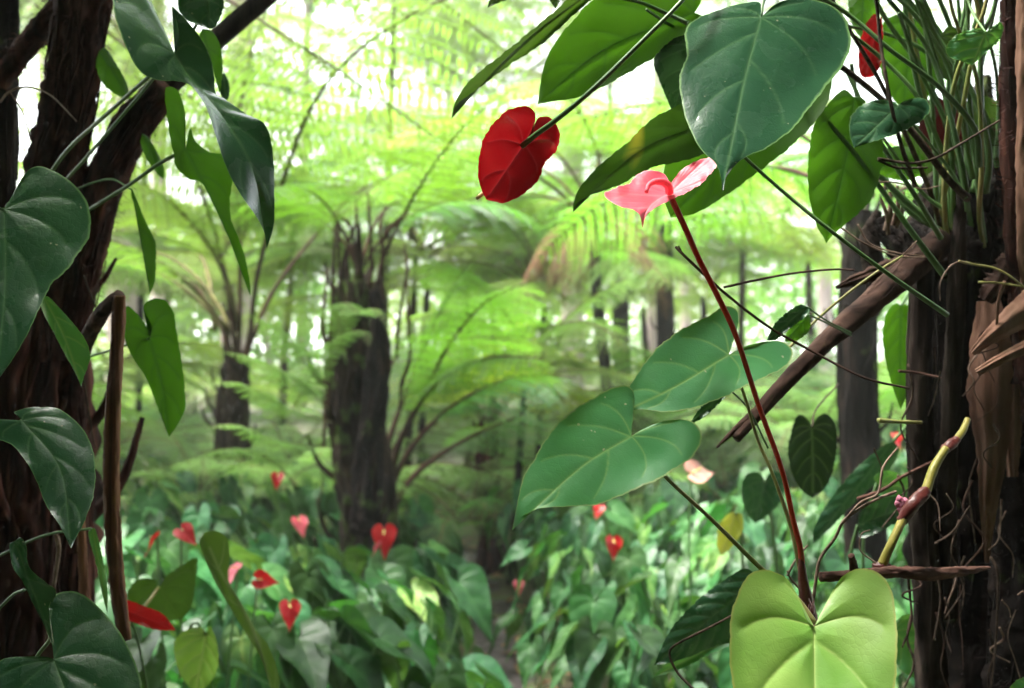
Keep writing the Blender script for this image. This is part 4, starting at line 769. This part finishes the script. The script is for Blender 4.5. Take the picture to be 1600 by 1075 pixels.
def twig(label, parts, mat, d):
    root = thing('twig', label, 'twig', at(parts[0][0][0][0], parts[0][0][0][1], d))
    for p, w_ in parts:
        mb = MB(); pxtube(mb, [(x, y, d+.01*math.sin(x*.05)) for x, y in p], [w_, w_*.9, w_*.8], n=40, seg=6, bump=.2, seed=int(p[0][1])); mb.build('shoot', G[mat], root)
twig('thin dark twig crossing behind the red flower stalk down to the right', [([(1056, 386), (1080, 410), (1135, 460), (1200, 510), (1275, 552), (1350, 590), (1420, 607)], 5), ([(1056, 386), (1064, 392), (1060, 384)], 3)], 'stickd', 1.08)
twig('thin arching brown twig above the fallen branch', [([(1131, 449), (1180, 438), (1240, 427), (1300, 421), (1335, 422)], 4)], 'stickd', 1.12)
twig('tan twig rising to the bark crown beside the small glossy leaf', [([(1228, 548), (1270, 505), (1320, 462), (1370, 425), (1410, 400)], 5)], 'stemb', 1.16)
twig('pinkish-grey crooked twig behind the lime-green leaf', [([(1268, 960), (1275, 905), (1282, 872), (1305, 840), (1320, 812), (1360, 785), (1400, 768)], 5.5), ([(1230, 900), (1240, 880), (1255, 860), (1262, 852)], 4), ([(1250, 920), (1236, 905), (1230, 892)], 4), ([(1320, 812), (1345, 785), (1372, 770), (1380, 730), (1402, 700)], 4)], 'root', 1.05)
twig('dark twig curling in front of the veined leaf at lower centre right', [([(1144, 962), (1100, 985), (1060, 1005), (1046, 1020), (1058, 1050), (1085, 1078)], 4.5)], 'rootd', 1.02)
twig('wiry grey twig across the two dark limbs at upper left', [([(0, 160), (15, 143), (45, 136), (80, 150), (110, 180), (120, 190)], 3.5), ([(15, 143), (35, 175), (48, 220)], 2.5)], 'root', 1.35)
twig('thin grey twig behind the long broken stalk at lower left', [([(86, 830), (92, 860), (86, 900), (78, 960), (72, 1010)], 7)], 'root', 1.4)
twig('fine dark twig beside the broken stalk', [([(125, 560), (135, 620), (145, 680), (150, 700)], 2.5), ([(130, 430), (150, 480), (165, 500)], 3)], 'rootd', 1.5)
ys = thing('yellow_stem', 'yellow-green jointed stem with a maroon node climbing from the horizontal stick', 'plant', at(1380, 880, 1.1))
for p, w_ in (([(1378, 882, 1.1), (1395, 845, 1.1), (1412, 808, 1.11)], [15, 13, 14]), ([(1446, 768, 1.12), (1460, 730, 1.13), (1478, 700, 1.14)], [15, 14, 12]), ([(1492, 690, 1.15), (1505, 672, 1.16), (1512, 655, 1.17)], [12, 11, 9])):
    mb = MB(); pxtube(mb, p, w_, n=24, seg=12, bump=.06); mb.build('stem', G['yellowstem'], ys)
for p, w_ in (([(1408, 815, 1.11), (1425, 790, 1.11), (1448, 766, 1.12)], [16, 22, 16]), ([(1474, 704, 1.14), (1484, 696, 1.145), (1496, 686, 1.15)], [13, 18, 12]), ([(1364, 886, 1.1), (1376, 884, 1.1), (1392, 884, 1.1)], [10, 18, 6])):
    mb = MB(); pxtube(mb, p, w_, n=24, seg=12, bump=.3, ridge=.06); mb.build('node', G['sheath'], ys)
bud = MB()
for i in range(9):
    a = i*2.4; c_ = (1408+9*math.cos(a)*(i/9)**.5, 788+9*math.sin(a)*(i/9)**.5)
    pxtube(bud, [(c_[0], c_[1]-6, 1.13), (c_[0]+1, c_[1], 1.12), (c_[0], c_[1]+6, 1.13)], [4, 11, 4], seg=8, n=12)
bud.build('bud_cluster', leafmat('bud_mauve', (.35, .08, .14), (.5, .25, .35), (.3, .1, .1), None, .4, .1, nscale=60), ys)
# leaves seen around and between the right-hand posts
def lone(label, *a, stempts=None, name='anthurium_leaf', sw=5, smat='stem', **k):
    b = a[2]; root = thing(name, label, 'leaf', at(b[0], b[1], a[1])); hero_leaf(root, *a, **k)
    if stempts: petiole(root, G[smat], stempts, sw)
    return root
lone('yellow-green leaf hanging between the two weathered posts', G['under'], 1.55, (1408, 478), (1407, 640), [(1400, 474), (1386, 488), (1379, 520), (1383, 560), (1393, 600)], [(1418, 476), (1435, 490), (1440, 530), (1432, 580), (1418, 615)], cup=-.01, side=-1, stempts=[(1408, 478, 1.56), (1430, 440, 1.6), (1450, 420, 1.6)])
lone('bright green leaf sliver behind the greyer post', G['under'], 1.6, (1466, 480), (1466, 700), [(1455, 490), (1450, 560), (1455, 640)], [(1476, 490), (1482, 560), (1476, 640)], cup=-.01, side=-1, stempts=[(1466, 480, 1.6), (1470, 440, 1.62)])
lone('small glossy leaf folded over the thin twigs, green underside showing', G['dark'], 1.12, (1262, 480), (1198, 532), [(1250, 476), (1232, 486), (1212, 504), (1203, 520)], [(1266, 484), (1258, 496), (1236, 512), (1214, 530)], cup=.003, nv=4, stempts=[(1262, 480, 1.13), (1290, 500, 1.16), (1330, 520, 1.2)], sw=3)
lone('small olive leaf tucked under the glossy folded leaf', G['under'], 1.14, (1264, 492), (1226, 534), [(1254, 492), (1240, 502), (1230, 518)], [(1267, 502), (1262, 520), (1244, 532)], cup=.003, nv=3, stempts=[(1264, 492, 1.15), (1290, 504, 1.17), (1330, 524, 1.21)], sw=3)
lone('narrow pale glossy leaf edge between the paired heart leaves', G['dark'], 1.10, (1140, 608), (1076, 664), [(1128, 610), (1110, 620), (1092, 640)], [(1138, 616), (1122, 632), (1100, 652)], cup=.003, nv=3, stempts=[(1140, 608, 1.11), (1170, 640, 1.14), (1200, 700, 1.16)], sw=3)
lone('dark velvety heart leaf hanging below the fallen branch', leafmat('leaf_velvet_dark', (.010, .028, .010), (.014, .038, .012), (.02, .05, .008), (.08, .14, .04), .4, .15, .9), 1.7, (1269, 668), (1270, 778), [(1264, 658), (1252, 648), (1242, 656), (1235, 681), (1231, 707), (1240, 745), (1255, 768)], [(1274, 656), (1287, 646), (1300, 654), (1307, 672), (1307, 703), (1300, 740), (1286, 766)], cup=-.01, nv=6, quilt=.006, vw=1.8, stempts=[(1269, 668, 1.7), (1275, 640, 1.75), (1310, 600, 1.9)], sw=3, smat='rootd')
lone('big dark veined leaf low at centre right behind the lime leaf', G['dark'], 1.35, (1185, 905), (1022, 1040), [(1165, 888), (1131, 906), (1090, 937), (1051, 979), (1032, 1014)], [(1200, 940), (1190, 975), (1150, 1000), (1114, 1012), (1079, 1026), (1045, 1036)], cup=-.012, quilt=.008, nv=7, vw=2, stempts=[(1185, 905, 1.36), (1240, 930, 1.4), (1300, 1000, 1.4)])
lone('paler folded leaf under the big dark veined leaf', G['mid'], 1.38, (1165, 985), (1020, 1058), [(1120, 1000), (1080, 1015), (1044, 1034)], [(1140, 1008), (1110, 1022), (1062, 1046)], cup=.01, nv=3, stempts=[(1165, 985, 1.39), (1210, 1010, 1.42), (1260, 1060, 1.42)])
lone('round dusky green leaf behind the red stalk', G['dark'], 2.3, (1195, 750), (1180, 818), [(1185, 738), (1166, 742), (1158, 765), (1165, 798)], [(1208, 735), (1226, 748), (1222, 780), (1200, 805)], cup=.01, vw=1.6, stempts=[(1195, 750, 2.3), (1210, 850, 2.35), (1220, 960, 2.4)])
lone('long dark glossy leaf running up behind the pale twigs', G['dark'], 1.8, (1395, 690), (1270, 850), [(1375, 700), (1330, 740), (1290, 790), (1272, 825)], [(1405, 705), (1385, 740), (1340, 780), (1298, 825)], cup=-.01, nv=6, quilt=.006, stempts=[(1395, 690, 1.8), (1420, 660, 1.8), (1450, 600, 1.8)])
lone('silvery leaf behind the mauve bud', G['dark'], 1.7, (1340, 820), (1425, 790), [(1345, 800), (1370, 780), (1405, 775)], [(1345, 840), (1375, 830), (1410, 810)], cup=.01, nv=5, quilt=.006, stempts=[(1340, 820, 1.7), (1330, 870, 1.7), (1340, 960, 1.7)])
lone('broad green leaf under the yellow-green stem', G['mid'], 1.75, (1370, 755), (1430, 765), [(1365, 745), (1385, 735), (1415, 745)], [(1370, 770), (1395, 785), (1418, 780)], cup=.008, stempts=[(1370, 755, 1.75), (1350, 830, 1.75), (1350, 960, 1.75)])
lone('half-shaded green leaf low between posts and stick', G['mid'], 1.6, (1395, 985), (1460, 1050), [(1400, 970), (1425, 960), (1450, 1000)], [(1390, 1010), (1405, 1045), (1435, 1060)], cup=.01, stempts=[(1395, 985, 1.6), (1380, 1040, 1.6), (1380, 1100, 1.6)])
lone('pale leaf edge in the bottom right corner', G['mid'], 1.1, (1660, 1080), (1570, 1085), [(1650, 1060), (1620, 1056), (1590, 1062)], [(1650, 1110), (1620, 1110), (1590, 1098)], cup=.004, stempts=[(1660, 1080, 1.1), (1700, 1150, 1.1)])
lone('yellowing leaf in the right bed behind the tan petiole', leafmat('leaf_yellowing', (.38, .34, .04), (.2, .3, .04), (.4, .4, .03), (.4, .4, .1), .4, .3), 2.4, (1150, 800), (1128, 868), [(1140, 802), (1124, 820), (1120, 850)], [(1160, 806), (1160, 830), (1142, 856)], cup=.01, stempts=[(1150, 800, 2.4), (1160, 870, 2.45), (1160, 960, 2.5)])
# ---------------------------------------------------------------- left side
lt = thing('old_tree', 'dark shaggy trunk mass along the left edge with three limbs rising from it', 'tree', at(40, 1150, 1.75))
mb = MB(); trunk_mesh(mb, [at(20, 1500, 1.8), at(25, 1100, 1.78), at(35, 850, 1.75), at(45, 650, 1.72), at(62, 500, 1.7), at(80, 420, 1.68)], [.15, .135, .12, .105, .085, .05], 9, bump=.34, ridge=.10, seg=72, n=140, roots=110, stubs=16, hairs=5000); mb.build('trunk', G['barkr'], lt)
post([(4, 1150, 1.7), (0, 700, 1.7), (4, 300, 1.7), (8, -60, 1.7)], [50, 44, 40, 36], 'bark', seed=21, parent=lt, roots=24, bump=.3)
post([(70, 560, 1.68), (70, 420, 1.66), (85, 280, 1.62), (108, 150, 1.58), (140, -60, 1.5)], [70, 66, 74, 78, 80], 'barkr', seed=22, parent=lt, roots=46, bump=.26, seg=48, n=120)
post([(0, 130, 1.66), (40, 75, 1.64), (85, 25, 1.62), (130, -40, 1.6)], [30, 34, 36, 36], 'barkr', seed=23, parent=lt, roots=14)
post([(95, 680, 1.72), (105, 540, 1.7), (125, 430, 1.68), (158, 300, 1.66), (215, 190, 1.64), (262, 135, 1.62)], [60, 62, 60, 58, 54, 50], 'barkr', seed=24, parent=lt, roots=40, bump=.22, seg=48, n=120)
ll = thing('branch', 'grey-brown smooth branch slanting up to the right behind the upper left leaves', 'branch', at(262, 135, 1.64))
post([(255, 140, 1.64), (330, 70, 1.66), (375, 30, 1.68), (440, -25, 1.7)], [34, 31, 30, 28], 'wood', seed=25, parent=ll, name='limb', ridge=.02, bump=.06, roots=0)
bs = thing('broken_stalk', 'long reddish-brown broken stalk bent sharply at its top, left foreground', 'stick', at(195, 1000, 1.3))
post([(186, 462, 1.28), (184, 520, 1.28), (178, 620, 1.28), (174, 720, 1.28), (176, 820, 1.28), (184, 920, 1.28), (196, 1000, 1.28)], [21, 19, 23, 24, 24, 23, 18], 'broken', name='stalk', seed=26, parent=bs, ridge=.09, bump=.14, roots=7, n=140, seg=36)
post([(188, 461, 1.28), (168, 478, 1.29), (145, 512, 1.33), (122, 560, 1.4)], [20, 24, 24, 24], 'stickd', name='bent_top', seed=27, parent=bs, ridge=.05, bump=.12, roots=3)
post([(122, 740, 1.55), (128, 850, 1.55), (134, 960, 1.55)], [9, 14, 15], 'broken', name='old_stalk', seed=28, parent=lt, ridge=.05, roots=0)
ud = thing('anthurium_plant', 'anthurium climbing the left trunk with a big twisted grey-green leaf hanging at upper left', 'plant', at(90, 280, 1.5))
LU = lambda *a, **k: hero_leaf(ud, *a, **k)
LU(G['dark'], 1.14, (273, 84), (417, 388, .02), [(277, 76, .0), (279, 48, -.005), (273, 22, 0), (269, 10, 0), (290, 30, .01), (316, 63, .02), (331, 97, .025), (335, 123, .02), (337, 145, .02), (353, 156, .02), (387, 179, .03), (413, 193, .035), (424, 223, .035), (428, 260, .03), (429, 327, .02), (427, 357, .02)],
   [(268, 78, .01), (257, 63, .03), (242, 33, .05), (232, -10, .05), (200, -60, .03), (172, -40, 0), (176, 0, -.02), (180, 26, -.03), (197, 74, -.04), (216, 108, -.04), (238, 123, -.03), (275, 127, -.015), (298, 134, -.01), (320, 164, -.02), (331, 193, -.03), (350, 253, -.035), (372, 298, -.03), (398, 335, -.015), (412, 361, 0)],
   mid=[(300, 125), (350, 185), (395, 265)], cup=.006, quilt=.004, nv=6, vw=1.6, label='big twisted grey-green leaf')
LU(G['under'], 1.32, (290, 234), (391, 463), [(290, 215), (290, 190), (287, 165), (276, 140), (258, 139), (261, 179), (264, 205), (270, 235), (275, 260), (294, 279), (316, 287), (335, 324), (357, 372), (374, 417), (386, 450)],
   [(293, 215), (298, 200), (305, 220), (328, 238), (350, 242), (361, 262), (362, 287), (359, 320), (362, 345), (374, 375), (384, 406), (391, 447)], mid=[(320, 290), (358, 372)], cup=-.01, side=-1, quilt=.003, vw=2, label='green leaf twisted behind the big one')
LU(G['under'], 1.42, (233, 528), (264, 683), [(230, 510), (212, 488), (198, 478), (192, 499), (197, 536), (212, 566), (227, 588), (242, 625), (253, 655)], [(238, 515), (233, 499), (224, 480), (238, 467), (257, 469), (271, 488), (276, 517), (285, 573), (289, 611), (289, 640), (276, 666)], mid=[(253, 600)], cup=-.008, side=-1, quilt=.004, vw=2.2, label='green heart leaf hanging beside the broken stalk')
LU(G['under'], 1.45, (205, 296), (234, 460), [(206, 310), (220, 345), (224, 387), (232, 432)], [(208, 298), (226, 342), (242, 376), (244, 400), (242, 439)], cup=.006, side=-1, nv=3, label='thin green leaf hanging edge-on')
LU(G['under'], 1.5, (155, 80), (203, 155), [(150, 100), (160, 130), (185, 150)], [(165, 75), (182, 100), (198, 130)], cup=.006, side=-1, nv=3)
LU(G['under'], 1.55, (222, 208), (256, 280), [(220, 225), (230, 250), (246, 272)], [(232, 215), (247, 240), (256, 262)], cup=.006, side=-1, nv=3)
LU(G['dark'], 1.24, (325, 0), (328, 45), [(310, -10), (285, -15), (278, 10), (290, 30), (312, 40)], [(340, -10), (350, 5), (345, 25), (336, 42)], cup=.004, nv=3)
LU(G['under'], 1.30, (316, 45), (343, 146), [(312, 60), (328, 90), (336, 120)], [(330, 48), (343, 68), (348, 100), (346, 130)], cup=.004, side=-1, nv=3, label='light green leaf behind the big one')
LU(G['dark'], 1.36, (350, 112), (352, 160), [(343, 125), (344, 145)], [(358, 130), (358, 150)], cup=.002, nv=2)
for p, w_ in (([(60, 300, 1.45), (105, 235, 1.38), (165, 180, 1.28), (230, 122, 1.2), (272, 85, 1.155)], 6), ([(95, 290, 1.5), (140, 240, 1.42), (200, 170, 1.35), (250, 110, 1.3), (300, 50, 1.27), (325, 0, 1.25)], 5), ([(100, 350, 1.55), (140, 327, 1.45), (200, 290, 1.38), (250, 255, 1.34), (288, 236, 1.325)], 6),
              ([(130, 560, 1.5), (180, 545, 1.45), (210, 535, 1.43), (233, 529, 1.42)], 4), ([(60, 330, 1.55), (110, 300, 1.52), (170, 280, 1.48), (205, 296, 1.45)], 3)):
    petiole(ud, G['stem'], p, w_)
la = thing('anthurium_plant', 'anthurium at the left edge with dark glossy leaves overlapping the trunk', 'plant', at(-20, 700, 1.2))
LA = lambda *a, **k: hero_leaf(la, *a, **k)
LA(G['dark'], 1.0, (7, 327), (-8, 600), [(10, 318), (19, 308), (37, 274), (56, 260), (82, 266), (112, 285), (134, 312), (142, 342), (138, 372), (123, 396), (104, 422), (82, 443), (71, 462), (56, 495), (33, 540), (8, 578)],
   [(-5, 322), (-30, 312), (-70, 330), (-95, 380), (-90, 450), (-60, 530), (-30, 580)], g=(.01, -.03), mid=[(8, 460)], cup=.012, quilt=.005, nv=5, vw=1.6, label='large dark glossy leaf')
LA(G['mid'], 1.15, (68, 464), (127, 604), [(76, 464), (89, 477), (115, 506), (134, 532), (141, 555), (138, 570), (131, 590)], [(64, 476), (69, 492), (84, 520), (100, 551), (113, 574), (122, 592)], mid=[(100, 525)], cup=-.005, nv=4, label='narrow leaf folded along its midrib')
LA(G['dark'], 1.08, (35, 657), (111, 857), [(30, 650), (22, 644), (40, 638), (56, 636), (89, 638), (115, 655), (134, 677), (145, 703), (149, 730), (147, 770), (134, 810), (119, 840)],
   [(15, 661), (-3, 655), (-25, 660), (-28, 680), (0, 688), (21, 697), (45, 728), (59, 756), (73, 791), (94, 822)], g=(.0, -.04), mid=[(95, 735)], cup=-.01, quilt=.003, nv=5, vw=1.6, label='blue-green leaf with its tip pointing down')
LA(G['mid'], 1.3, (145, 825), (168, 960), [(138, 835), (150, 880), (160, 930)], [(150, 830), (160, 870), (168, 920)], cup=.003, nv=3)
for p, w_ in (([(-60, 420, 1.15), (-30, 350, 1.06), (5, 328, 1.005)], 7), ([(-40, 560, 1.3), (20, 480, 1.22), (66, 463, 1.16)], 5), ([(-60, 760, 1.2), (-20, 690, 1.14), (33, 658, 1.085)], 6), ([(-60, 900, 1.35), (60, 840, 1.33), (143, 826, 1.31)], 4)):
    petiole(la, G['stem'], p, w_)
lb = thing('anthurium_plant', 'anthurium in the bottom left corner with one broad dark leaf and a rolled leaf', 'plant', at(40, 1200, 1.0))
LB = lambda *a, **k: hero_leaf(lb, *a, **k)
LB(G['dark'], .98, (84, 1030), (130, 1260), [(85, 1014), (80, 975), (77, 945), (92, 926), (119, 925), (146, 941), (181, 979), (202, 1014), (216, 1049), (224, 1085), (220, 1140), (185, 1210)], [(70, 1026), (35, 1026), (0, 1032), (-30, 1060), (-25, 1130), (30, 1200), (90, 1245)], g=(0, -.04), mid=[(110, 1110)], cup=-.012, quilt=.004, nv=5, vw=1.7, label='broad dark leaf filling the corner')
LB(G['dark'], 1.02, (24, 845), (84, 1012), [(32, 840), (41, 853), (45, 885), (70, 909), (88, 924), (79, 950), (84, 985)], [(15, 852), (20, 885), (36, 910), (52, 944), (68, 975), (78, 1000)], mid=[(48, 915)], cup=.012, nv=3, label='rolled dark leaf standing up')
petiole(lb, G['stem'], [(-10, 960, 1.05), (20, 930, 1.04), (38, 922, 1.03)], 5); petiole(lb, G['stem'], [(40, 1200, 1.05), (60, 1100, 1.02), (82, 1032, .985)], 7); petiole(lb, G['stem'], [(40, 1200, 1.07), (50, 1050, 1.06), (78, 1000, 1.04), (84, 985, 1.03)], 6)
# folded yellow-green leaf, red petal and broad leaf near the broken stalk
lone('yellow-green leaf still half rolled, leaning left at bottom left of centre', leafmat('leaf_rolled_young', (.07, .13, .03), (.09, .16, .035), (.1, .18, .02), (.2, .26, .1), .35, .25), 1.75, (430, 1100), (318, 832), [(410, 1035), (384, 990), (352, 937), (331, 899), (312, 850)], [(436, 1060), (420, 1010), (401, 985), (378, 944), (357, 906), (359, 874), (354, 840), (335, 829)], mid=[(395, 980), (345, 895)], cup=.02, nv=4, stempts=[(430, 1100, 1.75), (440, 1180, 1.8)])
pt = thing('flowering_anthurium', 'red anthurium flower seen edge-on pointing right from behind the broken stalk', 'flower', at(230, 1060, 1.75))
hero_leaf(pt, G['redb'], 1.6, (200, 955), (275, 985), [(192, 940), (200, 938), (225, 947), (255, 960)], [(195, 965), (215, 975), (245, 984)], cup=.004, nv=3, name='spathe'); petiole(pt, G['stem'], [(200, 957, 1.62), (215, 1000, 1.68), (230, 1075, 1.75)], 4, name='flower_stalk')
lone('broad dark green leaf between the broken stalk and the red flowers', G['olive'], 2.0, (248, 918), (285, 968), [(240, 905), (215, 906), (198, 930), (210, 965), (240, 972)], [(260, 900), (290, 880), (308, 872), (306, 905), (300, 945)], cup=.01, stempts=[(248, 918, 2.0), (228, 945, 1.95), (200, 980, 1.95)], sw=5, smat='stemb')
lone('shiny yellowish leaf low at bottom left beside the red flower', G['lime'], 2.0, (322, 990), (305, 1085), [(312, 980), (290, 985), (272, 1005), (280, 1050)], [(328, 978), (340, 1010), (338, 1050), (320, 1075)], cup=-.015, quilt=.008, stempts=[(322, 990, 2.0), (300, 975, 2.03), (280, 1060, 2.1)])
lone('green leaf on the trunk base at far lower left', G['under'], 1.9, (100, 850), (110, 940), [(90, 855), (84, 890), (95, 925)], [(112, 850), (125, 880), (124, 920)], cup=.01, side=-1, stempts=[(100, 850, 1.92), (110, 800, 1.95)])

# ---------------------------------------------------------------- haze volume added to brighten and pale the distance
hz = MB(); x0, x1, y0, y1, z0, z1 = -380, 380, -180, 480, -1.5, 16
V = [(x, y, z) for x in (x0, x1) for y in (y0, y1) for z in (z0, z1)]
hz.add(V, [[0, 1, 3, 2], [4, 6, 7, 5], [0, 4, 5, 1], [2, 3, 7, 6], [0, 2, 6, 4], [1, 5, 7, 3]])
hm, N, L = newmat('haze_air'); out = N.new('ShaderNodeOutputMaterial'); pv = N.new('ShaderNodeVolumePrincipled')
pv.inputs['Color'].default_value = (.93, 1, .93, 1); pv.inputs['Density'].default_value = .0038; pv.inputs['Anisotropy'].default_value = .3
L.new(pv.outputs[0], out.inputs['Volume']); tag(hz.build('haze', hm, smooth=False), kind='stuff')
